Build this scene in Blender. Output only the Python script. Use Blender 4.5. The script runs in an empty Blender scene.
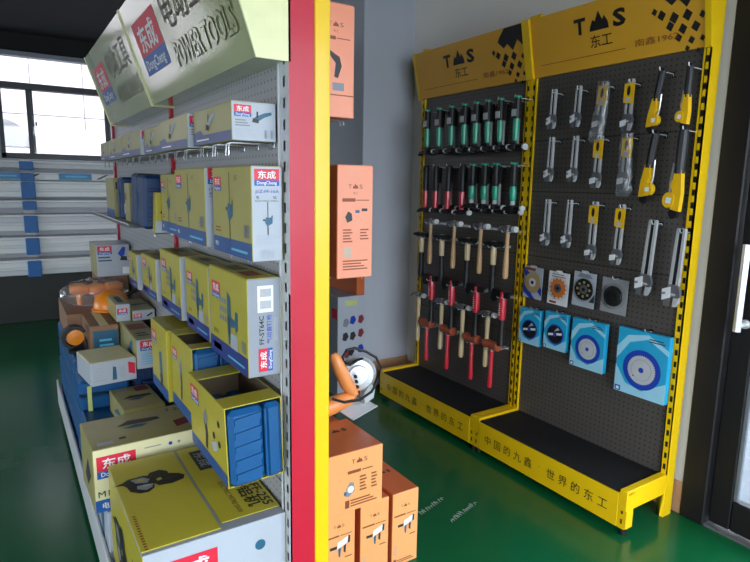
import bpy, math, random
from mathutils import Vector, Matrix

random.seed(7)
SC = bpy.context.scene
COL = SC.collection
PI = math.pi

# ------------------------------------------------------------------ camera
EYE = Vector((0.0, 0.0, 1.5))
CX = Vector((0.84142117, -0.54012979, 0.01643844))      # camera right in the world
CD = Vector((-0.07595002, -0.14832464, -0.98601795))    # camera down
CF = Vector((0.53501589, 0.82840788, -0.16582636))      # camera forward
FPX = 575.0
cam_d = bpy.data.cameras.new('camera')
cam = bpy.data.objects.new('camera', cam_d)
COL.objects.link(cam)
cam_d.sensor_width = 36.0
cam_d.lens = FPX / 750.0 * 36.0
cam_d.clip_start = 0.05
mw = Matrix((CX, -CD, -CF)).transposed().to_4x4()
mw.translation = EYE
cam.matrix_world = mw
SC.camera = cam

# ------------------------------------------------------------------ light
SC.view_settings.view_transform = 'Standard'
SC.view_settings.look = 'None'
SC.view_settings.exposure = 2.5
SC.view_settings.gamma = 1.0
SC.view_settings.use_curve_mapping = False
SC.cycles.max_bounces = 8
SC.cycles.diffuse_bounces = 5
SC.cycles.transparent_max_bounces = 12
SC.cycles.caustics_reflective = False
SC.cycles.caustics_refractive = False
SC.cycles.sample_clamp_indirect = 6.0
SC.cycles.use_denoising = True
W = bpy.data.worlds.new('overcast_sky')
SC.world = W
W.use_nodes = True
bg = W.node_tree.nodes['Background']
bg.inputs['Color'].default_value = (0.88, 0.94, 1.0, 1)
bg.inputs['Strength'].default_value = 1.6


def portal(loc, rot, sx, sy):
    d = bpy.data.lights.new('window_portal', 'AREA')
    d.shape = 'RECTANGLE'
    d.size = sx
    d.size_y = sy
    d.cycles.is_portal = True
    o = bpy.data.objects.new('window_portal', d)
    o.location = loc
    o.rotation_euler = rot
    COL.objects.link(o)


portal((0.85, -1.86, 1.40), (PI / 2, 0, 0), 3.2, 2.6)       # shop front behind the camera
portal((0.78, 7.07, 2.22), (-PI / 2, 0, 0), 1.44, 0.98)       # far window
portal((-1.15, 7.07, 2.22), (-PI / 2, 0, 0), 1.2, 0.98)       # far window beyond the pier
portal((-3.57, -0.2, 1.0), (0, -PI / 2, 0), 1.7, 3.1)       # unseen side window, added to brighten the left-facing sides
portal((-3.57, 5.5, 0.8), (0, -PI / 2, 0), 1.2, 2.3)       # unseen low window near the far wall, added to light the rack
portal((2.66, 0.62, 1.2), (0, PI / 2, 0), 2.3, 1.0)         # glass door


# ------------------------------------------------------------------ materials
def lin(c):
    c = c / 255.0
    return c / 12.92 if c <= 0.04045 else ((c + 0.055) / 1.055) ** 2.4


_M = {}


def mat(name, rgb=(200, 200, 200), rough=0.5, metal=0.0, coat=0.0, var=0.06, scale=18.0, bump=0.0, spec=0.5):
    if name in _M:
        return _M[name]
    m = bpy.data.materials.new(name)
    m.use_nodes = True
    nt = m.node_tree
    b = nt.nodes['Principled BSDF']
    c = (lin(rgb[0]), lin(rgb[1]), lin(rgb[2]), 1)
    tc = nt.nodes.new('ShaderNodeTexCoord')
    nz = nt.nodes.new('ShaderNodeTexNoise')
    nz.inputs['Scale'].default_value = scale
    nz.inputs['Detail'].default_value = 4
    nt.links.new(tc.outputs['Object'], nz.inputs['Vector'])
    mx = nt.nodes.new('ShaderNodeMix')
    mx.data_type = 'RGBA'
    mx.inputs['A'].default_value = tuple(max(0, x * (1 - var * 2)) for x in c[:3]) + (1,)
    mx.inputs['B'].default_value = tuple(min(1, x * (1 + var * 2)) for x in c[:3]) + (1,)
    nt.links.new(nz.outputs['Fac'], mx.inputs['Factor'])
    nt.links.new(mx.outputs['Result'], b.inputs['Base Color'])
    b.inputs['Roughness'].default_value = rough
    b.inputs['Metallic'].default_value = metal
    b.inputs['Coat Weight'].default_value = coat
    b.inputs['Coat Roughness'].default_value = 0.1
    b.inputs['Specular IOR Level'].default_value = spec
    if bump:
        bp = nt.nodes.new('ShaderNodeBump')
        bp.inputs['Strength'].default_value = bump
        bp.inputs['Distance'].default_value = 0.01
        nt.links.new(nz.outputs['Fac'], bp.inputs['Height'])
        nt.links.new(bp.outputs['Normal'], b.inputs['Normal'])
    _M[name] = m
    return m


def glassy(name, tint=(255, 255, 255), rough=0.02, fac=1.0, haze=0.0):
    """thin sheet: clear, with a mirror sheen by Fresnel and a little milky haze"""
    m = bpy.data.materials.new(name)
    m.use_nodes = True
    nt = m.node_tree
    nt.nodes.remove(nt.nodes['Principled BSDF'])
    out = nt.nodes['Material Output']
    tr = nt.nodes.new('ShaderNodeBsdfTransparent')
    tr.inputs['Color'].default_value = (lin(tint[0]), lin(tint[1]), lin(tint[2]), 1)
    gl = nt.nodes.new('ShaderNodeBsdfGlossy')
    gl.inputs['Roughness'].default_value = rough
    lw = nt.nodes.new('ShaderNodeLayerWeight')      # Schlick's Fresnel for a thin sheet, the same from both sides
    pw = nt.nodes.new('ShaderNodeMath')
    pw.operation = 'POWER'
    pw.inputs[1].default_value = 5.0
    nt.links.new(lw.outputs['Facing'], pw.inputs[0])
    ml = nt.nodes.new('ShaderNodeMath')
    ml.operation = 'MULTIPLY_ADD'
    ml.inputs[1].default_value = 0.9 * min(fac, 1.0)
    ml.inputs[2].default_value = 0.04 * fac
    nt.links.new(pw.outputs[0], ml.inputs[0])
    mx = nt.nodes.new('ShaderNodeMixShader')
    nt.links.new(ml.outputs[0], mx.inputs[0])
    nt.links.new(tr.outputs[0], mx.inputs[1])
    nt.links.new(gl.outputs[0], mx.inputs[2])
    last = mx
    if haze:
        df = nt.nodes.new('ShaderNodeBsdfDiffuse')
        df.inputs['Color'].default_value = (0.75, 0.76, 0.78, 1)
        m2 = nt.nodes.new('ShaderNodeMixShader')
        m2.inputs[0].default_value = haze
        nt.links.new(mx.outputs[0], m2.inputs[1])
        nt.links.new(df.outputs[0], m2.inputs[2])
        last = m2
    nt.links.new(last.outputs[0], out.inputs['Surface'])
    _M[name] = m
    return m


def pegboard_mat(name, rgb, hole, pitch, radius, rough):
    """painted steel sheet with a square grid of small punched holes (2 px each in the photograph)"""
    m = mat(name, rgb, rough, 0.0, var=0.04, scale=6)
    nt = m.node_tree
    b = nt.nodes['Principled BSDF']
    old = b.inputs['Base Color'].links[0].from_socket
    tc = nt.nodes.new('ShaderNodeTexCoord')
    sp = nt.nodes.new('ShaderNodeSeparateXYZ')
    nt.links.new(tc.outputs['Object'], sp.inputs[0])
    sq = []
    for ax in ('Y', 'Z'):
        pp = nt.nodes.new('ShaderNodeMath')
        pp.operation = 'PINGPONG'
        pp.inputs[1].default_value = pitch / 2
        nt.links.new(sp.outputs[ax], pp.inputs[0])
        pw = nt.nodes.new('ShaderNodeMath')
        pw.operation = 'POWER'
        pw.inputs[1].default_value = 2
        nt.links.new(pp.outputs[0], pw.inputs[0])
        sq.append(pw)
    ad = nt.nodes.new('ShaderNodeMath')
    ad.operation = 'ADD'
    nt.links.new(sq[0].outputs[0], ad.inputs[0])
    nt.links.new(sq[1].outputs[0], ad.inputs[1])
    lt = nt.nodes.new('ShaderNodeMath')
    lt.operation = 'LESS_THAN'
    lt.inputs[1].default_value = radius * radius
    nt.links.new(ad.outputs[0], lt.inputs[0])
    mx = nt.nodes.new('ShaderNodeMix')
    mx.data_type = 'RGBA'
    nt.links.new(lt.outputs[0], mx.inputs['Factor'])
    nt.links.new(old, mx.inputs['A'])
    mx.inputs['B'].default_value = (lin(hole[0]), lin(hole[1]), lin(hole[2]), 1)
    nt.links.new(mx.outputs['Result'], b.inputs['Base Color'])
    return m


def wood_mat(name, rgb, dark):
    m = mat(name, rgb, 0.5, var=0.0)
    nt = m.node_tree
    b = nt.nodes['Principled BSDF']
    tc = nt.nodes.new('ShaderNodeTexCoord')
    mp = nt.nodes.new('ShaderNodeMapping')
    mp.inputs['Scale'].default_value = (60, 60, 4)
    nt.links.new(tc.outputs['Object'], mp.inputs[0])
    nz = nt.nodes.new('ShaderNodeTexNoise')
    nz.inputs['Scale'].default_value = 3
    nz.inputs['Detail'].default_value = 5
    nt.links.new(mp.outputs[0], nz.inputs['Vector'])
    mx = nt.nodes.new('ShaderNodeMix')
    mx.data_type = 'RGBA'
    mx.inputs['A'].default_value = (lin(dark[0]), lin(dark[1]), lin(dark[2]), 1)
    mx.inputs['B'].default_value = (lin(rgb[0]), lin(rgb[1]), lin(rgb[2]), 1)
    nt.links.new(nz.outputs['Fac'], mx.inputs['Factor'])
    nt.links.new(mx.outputs['Result'], b.inputs['Base Color'])
    return m


# structure
mat('wall_grey', (186, 190, 200), 0.7, var=0.02, scale=3, bump=0.05)
mat('wall_cream', (240, 236, 228), 0.6, var=0.02, scale=3)
mat('wall_far', (214, 216, 222), 0.7, var=0.03)
mat('ceiling_black', (26, 26, 30), 0.8, var=0.1)
mat('frame_dark', (52, 56, 60), 0.45)
mat('frame_black', (20, 19, 21), 0.5, coat=0.0, spec=0.3)
mat('frame_grey', (120, 126, 134), 0.4, 0.3)
mat('tan_tile', (196, 150, 112), 0.45, var=0.08)
mat('rack_shade', (10, 20, 16), 0.5)  # painted shade for the wall foot below the rack
mat('facade', (158, 148, 148), 0.5, var=0.02)
mat('facade_joint', (78, 62, 62), 0.8)
mat('pavement', (104, 106, 112), 0.8, var=0.1)
mat('grey_cloth', (112, 108, 110), 0.7)
# display
mat('yellow_paint', (247, 200, 12), 0.35, coat=0.3, var=0.02)
mat('sign_yellow', (234, 172, 46), 0.42, var=0.03, scale=4)
mat('slot_dark', (30, 26, 22), 0.7)
pegboard_mat('peg_dark', (84, 79, 75), (34, 32, 31), 0.025, 0.004, 0.33)
pegboard_mat('peg_grey', (160, 162, 165), (112, 113, 115), 0.025, 0.0042, 0.38)
mat('disc_black', (14, 14, 15), 0.45)
mat('mat_black', (16, 16, 18), 0.75, bump=0.3, scale=80)
mat('ink_black', (22, 20, 22), 0.5)
mat('ink_header', (96, 84, 76), 0.5)
mat('ink_brown', (88, 52, 18), 0.5)
mat('red_paint', (196, 20, 50), 0.42, coat=0.1, var=0.03)
mat('white_steel', (205, 207, 210), 0.4, var=0.03)
mat('sign_olive', (176, 179, 126), 0.12, coat=0.6, var=0.02, scale=3)
mat('sign_edge', (228, 226, 130), 0.3)
mat('sign_side', (236, 234, 178), 0.35)
mat('face_glint', (238, 239, 242), 0.35, 0.25)  # pale colour paints the bright reflection on chrome hammer faces
mat('chrome', (240, 241, 244), 0.27, 0.55, var=0.04)
mat('steel_dark', (128, 130, 136), 0.36, 0.6, var=0.1)
mat('steel_black', (34, 34, 37), 0.42, 0.5, var=0.15)
mat('rubber_black', (24, 24, 26), 0.55)
mat('grip_blue_black', (17, 18, 23), 0.45)
mat('green_plastic', (20, 166, 132), 0.4, coat=0.2)
mat('red_plastic', (214, 40, 58), 0.35, coat=0.3)
mat('mallet_rubber', (176, 86, 58), 0.5, var=0.1)
mat('grey_shaft', (140, 134, 134), 0.4, 0.4, var=0.1)
wood_mat('wood_pale', (226, 190, 142), (190, 140, 92))
wood_mat('wood_light', (232, 214, 176), (202, 172, 124))
mat('tag_white', (232, 232, 234), 0.5)
mat('sticker_grey', (190, 196, 200), 0.4)
mat('tool_yellow', (244, 190, 20), 0.38, coat=0.3)
# cartons
mat('carton_yellow', (188, 174, 52), 0.42, coat=0.15, var=0.03)
mat('carton_mustard', (176, 163, 76), 0.42, coat=0.15, var=0.03)
mat('carton_olive', (166, 157, 96), 0.42, coat=0.15, var=0.03)
mat('carton_cream', (232, 226, 178), 0.5, var=0.02)
mat('carton_white', (182, 188, 198), 0.45, var=0.02)
mat('carton_grey', (152, 158, 168), 0.45, var=0.02)
mat('carton_blue', (34, 82, 148), 0.4)
mat('carton_violet', (92, 98, 142), 0.4)
mat('carton_navy', (34, 52, 130), 0.4)
mat('carton_brown', (150, 112, 84), 0.6, var=0.08)
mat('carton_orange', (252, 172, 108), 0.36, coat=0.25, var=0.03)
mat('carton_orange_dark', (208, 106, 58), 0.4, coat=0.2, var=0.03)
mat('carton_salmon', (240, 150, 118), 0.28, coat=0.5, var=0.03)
mat('carton_inside', (104, 88, 66), 0.7)
mat('logo_red', (226, 40, 66), 0.45)
mat('logo_blue', (30, 92, 176), 0.45)
mat('ink_white', (240, 240, 240), 0.5)
mat('ink_grey', (132, 138, 148), 0.5)
mat('ink_pale', (196, 170, 150), 0.5)
mat('ink_steel', (176, 182, 190), 0.45)
mat('ink_teal', (40, 96, 124), 0.45)
mat('ink_dark', (48, 46, 50), 0.5)
mat('ink_rust', (140, 70, 36), 0.5)
mat('ink_maroon', (128, 48, 56), 0.5)
mat('ink_sky', (98, 190, 226), 0.45)
mat('ink_orange', (236, 130, 40), 0.45)
mat('case_blue', (14, 82, 136), 0.42, var=0.05)
mat('case_navy', (18, 54, 100), 0.45, var=0.05)
mat('case_dark', (18, 26, 44), 0.5)
mat('label_lime', (206, 216, 130), 0.5)
mat('tool_orange', (244, 140, 24), 0.4, coat=0.2)
mat('saw_silver', (214, 216, 220), 0.32, 0.45)
mat('saw_orange', (246, 150, 80), 0.4, coat=0.2)
mat('pipe_white', (246, 246, 247), 0.4, var=0.04, scale=4)
mat('pipe_grey', (226, 226, 230), 0.45, var=0.04, scale=4)
mat('rack_blue', (22, 104, 176), 0.45)
mat('label_cyan', (40, 140, 200), 0.4)
mat('blue_card', (36, 170, 216), 0.3, coat=0.3)
mat('ink_royal', (28, 66, 176), 0.4)
mat('ink_ice', (160, 216, 238), 0.35)
mat('disc_tan', (216, 180, 120), 0.4, 0.2)
mat('disc_orange', (240, 130, 50), 0.4)
mat('blade_silver', (214, 220, 226), 0.3, 0.3)
mat('chalk', (176, 190, 180), 0.7)
glassy('window_glass', (250, 252, 255))
glassy('door_glass', (225, 232, 236))
glassy('clear_plastic', (236, 238, 240), 0.12, 1.6, 0.10)
glassy('blister_plastic', (240, 242, 244), 0.12, 0.7, 0.008)
glassy('clear_card', (236, 238, 240), 0.15, 1.6, 0.30)
glassy('bag_plastic', (250, 248, 246), 0.2, 1.2, 0.07)

# epoxy floor: deep green, glossy, faintly wavy and scuffed
fm = mat('floor_epoxy', (14, 92, 58), 0.16, coat=0.0, var=0.0)
nt = fm.node_tree
fb = nt.nodes['Principled BSDF']
ftc = nt.nodes.new('ShaderNodeTexCoord')
fn1 = nt.nodes.new('ShaderNodeTexNoise')
fn1.inputs['Scale'].default_value = 1.3
fn1.inputs['Detail'].default_value = 6
nt.links.new(ftc.outputs['Object'], fn1.inputs['Vector'])
fr1 = nt.nodes.new('ShaderNodeMapRange')
fr1.inputs['To Min'].default_value = 0.13
fr1.inputs['To Max'].default_value = 0.30
nt.links.new(fn1.outputs['Fac'], fr1.inputs['Value'])
nt.links.new(fr1.outputs['Result'], fb.inputs['Roughness'])
fmx = nt.nodes.new('ShaderNodeMix')
fmx.data_type = 'RGBA'
fmx.inputs['A'].default_value = (lin(8), lin(82), lin(46), 1)
fmx.inputs['B'].default_value = (lin(14), lin(104), lin(60), 1)
nt.links.new(fn1.outputs['Fac'], fmx.inputs['Factor'])
nt.links.new(fmx.outputs['Result'], fb.inputs['Base Color'])
fbp = nt.nodes.new('ShaderNodeBump')
fbp.inputs['Strength'].default_value = 0.06
fbp.inputs['Distance'].default_value = 0.05
nt.links.new(fn1.outputs['Fac'], fbp.inputs['Height'])
nt.links.new(fbp.outputs['Normal'], fb.inputs['Normal'])


# ------------------------------------------------------------------ mesh builder
class MB:
    def __init__(self):
        self.v, self.f, self.mi, self.ms = [], [], [], []

    def m(self, name):
        if name not in self.ms:
            self.ms.append(name)
        return self.ms.index(name)

    def add(self, verts, faces, mt):
        o = len(self.v)
        self.v += [Vector(p) for p in verts]
        k = self.m(mt)
        for f in faces:
            self.f.append([o + i for i in f])
            self.mi.append(k)
        return self

    def poly(self, pts, mt):
        return self.add(pts, [list(range(len(pts)))], mt)

    def box(self, a, b, mt, c=0.0, faces=None):
        """box between corners a and b, chamfer c; faces: dict of '-x','+x',... -> material"""
        x0, y0, z0 = (min(a[i], b[i]) for i in range(3))
        x1, y1, z1 = (max(a[i], b[i]) for i in range(3))
        faces = faces or {}
        c = min(c, (x1 - x0) * 0.45, (y1 - y0) * 0.45, (z1 - z0) * 0.45)
        lo, hi = (x0, y0, z0), (x1, y1, z1)
        if c <= 0:
            P = lambda i, j, k: (hi[0] if i else lo[0], hi[1] if j else lo[1], hi[2] if k else lo[2])
            q = {'-x': [(0, 1, 0), (0, 0, 0), (0, 0, 1), (0, 1, 1)], '+x': [(1, 0, 0), (1, 1, 0), (1, 1, 1), (1, 0, 1)],
                 '-y': [(0, 0, 0), (1, 0, 0), (1, 0, 1), (0, 0, 1)], '+y': [(1, 1, 0), (0, 1, 0), (0, 1, 1), (1, 1, 1)],
                 '-z': [(0, 1, 0), (1, 1, 0), (1, 0, 0), (0, 0, 0)], '+z': [(0, 0, 1), (1, 0, 1), (1, 1, 1), (0, 1, 1)]}
            for k, c4 in q.items():
                self.poly([P(*t) for t in c4], faces.get(k, mt))
            return self

        def pt(s, ax):      # corner s=(±1..), pushed in along every axis but ax
            return tuple((hi[i] if s[i] > 0 else lo[i]) - (0 if i == ax else s[i] * c) for i in range(3))
        names = ('x', 'y', 'z')
        for ax in range(3):
            u, w = (ax + 1) % 3, (ax + 2) % 3
            for sg in (-1, 1):
                cs = []
                for su, sw in ((-1, -1), (1, -1), (1, 1), (-1, 1)):
                    s = [0, 0, 0]
                    s[ax], s[u], s[w] = sg, su, sw
                    cs.append(pt(s, ax))
                if sg < 0:
                    cs.reverse()
                self.poly(cs, faces.get(('-' if sg < 0 else '+') + names[ax], mt))
        for ax in range(3):                     # twelve edges
            u, w = (ax + 1) % 3, (ax + 2) % 3
            for su in (-1, 1):
                for sw in (-1, 1):
                    s0, s1 = [0, 0, 0], [0, 0, 0]
                    s0[ax], s1[ax] = -1, 1
                    s0[u] = s1[u] = su
                    s0[w] = s1[w] = sw
                    q = [pt(s0, u), pt(s1, u), pt(s1, w), pt(s0, w)]
                    if su * sw < 0:
                        q.reverse()
                    self.poly(q, faces.get(('-' if su < 0 else '+') + names[u], mt))
        for sx in (-1, 1):
            for sy in (-1, 1):
                for sz in (-1, 1):
                    s = (sx, sy, sz)
                    q = [pt(s, 0), pt(s, 1), pt(s, 2)]
                    if sx * sy * sz < 0:
                        q.reverse()
                    self.poly(q, mt)
        return self

    def cyl(self, p0, p1, r0, mt, r1=None, n=12, caps=True, ry=1.0, capmt=None):
        r1 = r0 if r1 is None else r1
        p0, p1 = Vector(p0), Vector(p1)
        d = (p1 - p0).normalized()
        a = d.cross(Vector((1, 0, 0)))
        if a.length < 0.2:
            a = d.cross(Vector((0, 1, 0)))
        a.normalize()
        b = d.cross(a)
        vs = []
        for p, r in ((p0, r0), (p1, r1)):
            for i in range(n):
                t = 2 * PI * i / n
                vs.append(p + a * (math.cos(t) * r) + b * (math.sin(t) * r * ry))
        self.add(vs, [[i, (i + 1) % n, n + (i + 1) % n, n + i] for i in range(n)], mt)
        if caps:
            self.add(vs, [list(range(n))[::-1], list(range(n, 2 * n))], capmt or mt)
        return self

    def tube(self, pts, r, mt, n=8, rs=None):
        pts = [Vector(p) for p in pts]
        vs = []
        up = Vector((0.13, 0.21, 0.97))
        for i, p in enumerate(pts):
            d = (pts[min(i + 1, len(pts) - 1)] - pts[max(i - 1, 0)]).normalized()
            a = d.cross(up)
            if a.length < 0.1:
                a = d.cross(Vector((1, 0, 0)))
            a.normalize()
            b = d.cross(a)
            rr = rs[i] if rs else r
            for k in range(n):
                t = 2 * PI * k / n
                vs.append(p + a * (math.cos(t) * rr) + b * (math.sin(t) * rr))
        fs = []
        for i in range(len(pts) - 1):
            for k in range(n):
                fs.append([i * n + k, i * n + (k + 1) % n, (i + 1) * n + (k + 1) % n, (i + 1) * n + k])
        fs.append(list(range(n))[::-1])
        fs.append([(len(pts) - 1) * n + k for k in range(n)])
        return self.add(vs, fs, mt)

    def prism(self, poly, fn, d0, d1, mt, sidemt=None):
        """extrude a 2-D outline (a,b) from depth d0 to d1 through fn(a,b,d)"""
        n = len(poly)
        vs = [fn(a, b, d0) for a, b in poly] + [fn(a, b, d1) for a, b in poly]
        self.add(vs, [list(range(n))[::-1], list(range(n, 2 * n))], mt)
        return self.add(vs, [[i, (i + 1) % n, n + (i + 1) % n, n + i] for i in range(n)], sidemt or mt)

    def lathe(self, prof, org, axis, mt, n=20):
        """prof: (radius, height) pairs along axis from org"""
        org, d = Vector(org), Vector(axis).normalized()
        a = d.cross(Vector((0, 0, 1)))
        if a.length < 0.1:
            a = d.cross(Vector((1, 0, 0)))
        a.normalize()
        b = d.cross(a)
        vs = []
        for r, h in prof:
            for k in range(n):
                t = 2 * PI * k / n
                vs.append(org + d * h + a * (math.cos(t) * r) + b * (math.sin(t) * r))
        fs = []
        for i in range(len(prof) - 1):
            for k in range(n):
                fs.append([i * n + k, i * n + (k + 1) % n, (i + 1) * n + (k + 1) % n, (i + 1) * n + k])
        return self.add(vs, fs, mt)

    def mesh(self, name, sharp=35, off=None):
        me = bpy.data.meshes.new(name)
        vs = [v - off for v in self.v] if off is not None else self.v
        me.from_pydata([tuple(v) for v in vs], [], self.f)
        for k in self.ms:
            me.materials.append(_M[k])
        me.polygons.foreach_set('material_index', self.mi)
        me.update()
        if sharp:
            import bmesh
            bm = bmesh.new()
            bm.from_mesh(me)
            bmesh.ops.remove_doubles(bm, verts=bm.verts, dist=0.00002)
            bmesh.ops.recalc_face_normals(bm, faces=bm.faces)
            bm.to_mesh(me)
            bm.free()
            me.polygons.foreach_set('use_smooth', [True] * len(me.polygons))
            me.set_sharp_from_angle(angle=math.radians(sharp))
        return me

    def part(self, name, parent, sharp=35, world=True):
        """link as ONE child of parent; world=True: geometry was written in world coordinates"""
        off = None
        if world and parent is not None:
            off = Vector((0, 0, 0))
            p = parent
            while p:
                off += p.location
                p = p.parent
        o = bpy.data.objects.new(name, self.mesh(name, sharp, off))
        COL.objects.link(o)
        o.parent = parent
        return o


def tagit(o, label, cat, group=None):
    o['label'] = label
    o['category'] = cat
    if group:
        o['group'] = group
    return o


def thing(name, label, cat, loc=(0, 0, 0), rot=(0, 0, 0), group=None, mesh=None):
    o = bpy.data.objects.new(name, mesh)
    COL.objects.link(o)
    o.location = loc
    o.rotation_euler = rot
    return tagit(o, label, cat, group)


def child(name, mesh, parent, loc=(0, 0, 0), rot=(0, 0, 0)):
    o = bpy.data.objects.new(name, mesh)
    COL.objects.link(o)
    o.parent = parent
    o.location = loc
    o.rotation_euler = rot
    return o


def struct(name, mb, sharp=35, parent=None):
    o = mb.part(name, parent, sharp, world=parent is not None)
    if parent is None:
        o['kind'] = 'structure'
    return o


ORD = ['first', 'second', 'third', 'fourth', 'fifth', 'sixth', 'seventh', 'eighth', 'ninth', 'tenth', 'eleventh', 'twelfth']

# ------------------------------------------------------------------ flat print (lettering, logos, pictures)
_T = {}


def glyphs(s, bold=0.0):
    key = (s, bold)
    if key not in _T:
        c = bpy.data.curves.new('lettering_source', 'FONT')
        c.body = s
        c.size = 1
        c.resolution_u = 2
        c.offset = bold
        o = bpy.data.objects.new('lettering_source', c)
        COL.objects.link(o)
        me = bpy.data.meshes.new_from_object(o)
        _T[key] = ([(v.co.x, v.co.y) for v in me.vertices], [list(p.vertices) for p in me.polygons])
        bpy.data.objects.remove(o)
        bpy.data.curves.remove(c)
        bpy.data.meshes.remove(me)
    return _T[key]


def circ(u, v, r, n=20, ru=None):
    return [(u + (ru or r) * math.cos(2 * PI * i / n), v + r * math.sin(2 * PI * i / n)) for i in range(n)]


class Print:
    """ink lying on a face: origin o, directions u (right) and v (up), in the frame of the thing it belongs to"""
    def __init__(self, o, u, v, lift=0.0006):
        self.o, self.u, self.v = Vector(o), Vector(u).normalized(), Vector(v).normalized()
        self.n = self.u.cross(self.v)
        self.lift = lift
        self.mb = MB()

    def at(self, a, b, layer=1):
        return self.o + self.u * a + self.v * b + self.n * (self.lift * layer)

    def rect(self, a0, b0, a1, b1, mt, layer=1):
        self.mb.poly([self.at(a0, b0, layer), self.at(a1, b0, layer), self.at(a1, b1, layer), self.at(a0, b1, layer)], mt)
        return self

    def poly(self, pts, mt, layer=1):
        self.mb.poly([self.at(a, b, layer) for a, b in pts], mt)
        return self

    def text(self, s, a, b, h, mt, layer=2, width=None, rot=0.0, bold=0.0, centre=False):
        vs, fs = glyphs(s, bold)
        x0, x1 = min(v[0] for v in vs), max(v[0] for v in vs)
        k = h / 0.72 if all(ord(ch) < 256 for ch in s) else h / 0.9
        kx = width / (x1 - x0) if width else k
        ca, sa = math.cos(rot), math.sin(rot)
        sh = -(x0 + x1) / 2 if centre else -x0
        pts = []
        for x, y in vs:
            X, Y = (x + sh) * kx, y * k
            pts.append(self.at(a + X * ca - Y * sa, b + X * sa + Y * ca, layer))
        self.mb.add(pts, fs, mt)
        return self

    def logo(self, a, b, w, rot=0.0):
        """red and blue brand patch, lower left corner at a,b"""
        h1, h2 = w * 0.42, w * 0.21
        if rot:
            ca, sa = math.cos(rot), math.sin(rot)
            q = lambda x, y: (a + x * ca - y * sa, b + x * sa + y * ca)
            self.poly([q(0, h2), q(w, h2), q(w, h1 + h2), q(0, h1 + h2)], 'logo_red')
            self.poly([q(0, 0), q(w, 0), q(w, h2), q(0, h2)], 'logo_blue')
            p = q(w * 0.14, h2 + h1 * 0.2)
            self.text('东成', p[0], p[1], h1 * 0.66, 'ink_white', width=w * 0.72, rot=rot, bold=0.02)
            p = q(w * 0.1, h2 * 0.26)
            self.text('DongCheng', p[0], p[1], h2 * 0.6, 'ink_white', width=w * 0.8, rot=rot, bold=0.015)
            return self
        self.rect(a, b + h2, a + w, b + h1 + h2, 'logo_red')
        self.rect(a, b, a + w, b + h2, 'logo_blue')
        self.text('东成', a + w * 0.14, b + h2 + h1 * 0.2, h1 * 0.66, 'ink_white', width=w * 0.72, bold=0.02)
        self.text('DongCheng', a + w * 0.1, b + h2 * 0.26, h2 * 0.6, 'ink_white', width=w * 0.8, bold=0.015)
        return self

    def lines(self, a, b, w, h, n, mt, fill=0.45, layer=2):
        for i in range(n):
            y = b + h * (i + 0.25) / n
            self.rect(a, y, a + w * (1 - 0.13 * ((i * 7) % 3)), y + h / n * fill, mt, layer)
        return self

    def bars(self, a, b, w, h, mt='ink_dark', n=9):
        x = a
        for i in range(n):
            ww = w / n * (0.35 + 0.35 * ((i * 5) % 3) / 2)
            self.rect(x, b, x + ww, b + h, mt, 2)
            x += w / n
        return self

    def part(self, name, parent, label=None):
        o = self.mb.part(name, parent, sharp=0, world=False)
        if label:
            o['label'] = label
        return o


def tms(p, a, b, h, mt, layer=1, bold=0.06):
    """T, a three-peaked mountain, S - the display maker's wordmark; a = left end, b = foot, h = letter height"""
    p.text('T', a, b, h, mt, layer, width=h * 0.95, bold=bold)
    m0 = a + h * 1.25
    p.poly([(m0, b), (m0 + h * 1.5, b), (m0 + h * 1.42, b + h * 0.45), (m0 + h * 1.15, b + h * 0.85), (m0 + h * 1.02, b + h * 0.6),
            (m0 + h * 0.72, b + h * 1.2), (m0 + h * 0.42, b + h * 0.55), (m0 + h * 0.25, b + h * 0.72), (m0 + h * 0.05, b + h * 0.3)], mt, layer)
    p.text('S', a + h * 3.05, b, h, mt, layer, width=h * 0.95, bold=bold)


# pictures on the cartons: a, b centre, s height
def pic_drill(p, a, b, s):
    p.rect(a - s * 0.012, b + s * 0.05, a + s * 0.012, b + s * 0.5, 'ink_dark')
    p.rect(a - s * 0.02, b - s * 0.5, a + s * 0.015, b - s * 0.1, 'ink_dark')
    p.poly([(a - s * 0.11, b - s * 0.02), (a - s * 0.05, b + s * 0.06), (a + s * 0.09, b + s * 0.04), (a + s * 0.12, b + s * 0.12), (a + s * 0.15, b + s * 0.1),
            (a + s * 0.14, b - s * 0.12), (a + s * 0.06, b - s * 0.17), (a - s * 0.03, b - s * 0.2), (a - s * 0.08, b - s * 0.12)], 'ink_teal', 2)
    p.rect(a - s * 0.16, b - s * 0.05, a - s * 0.1, b, 'ink_dark', 2)


def pic_nailer(p, a, b, s):
    p.poly([(a - s * 0.18, b + s * 0.5), (a - s * 0.02, b + s * 0.42), (a + s * 0.02, b + s * 0.05), (a + s * 0.22, b + s * 0.02), (a + s * 0.24, b + s * 0.2), (a + s * 0.36, b + s * 0.18),
            (a + s * 0.36, b - s * 0.12), (a + s * 0.26, b - s * 0.2), (a + s * 0.22, b - s * 0.1), (a - s * 0.02, b - s * 0.14), (a - s * 0.06, b - s * 0.45), (a - s * 0.14, b - s * 0.5), (a - s * 0.2, b - s * 0.1)], 'ink_teal', 2)
    p.poly([(a - s * 0.13, b + s * 0.05), (a - s * 0.03, b + s * 0.02), (a - s * 0.06, b - s * 0.3), (a - s * 0.13, b - s * 0.3)], 'ink_dark', 3)
    p.rect(a - s * 0.02, b - s * 0.52, a + s * 0.34, b - s * 0.24, 'ink_steel', 2)
    for i in range(3):
        for j in range(3):
            p.rect(a - s * 0.62 + i * s * 0.14, b - s * 0.1 + j * s * 0.17, a - s * 0.53 + i * s * 0.14, b + j * s * 0.17, 'ink_grey', 2)


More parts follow.
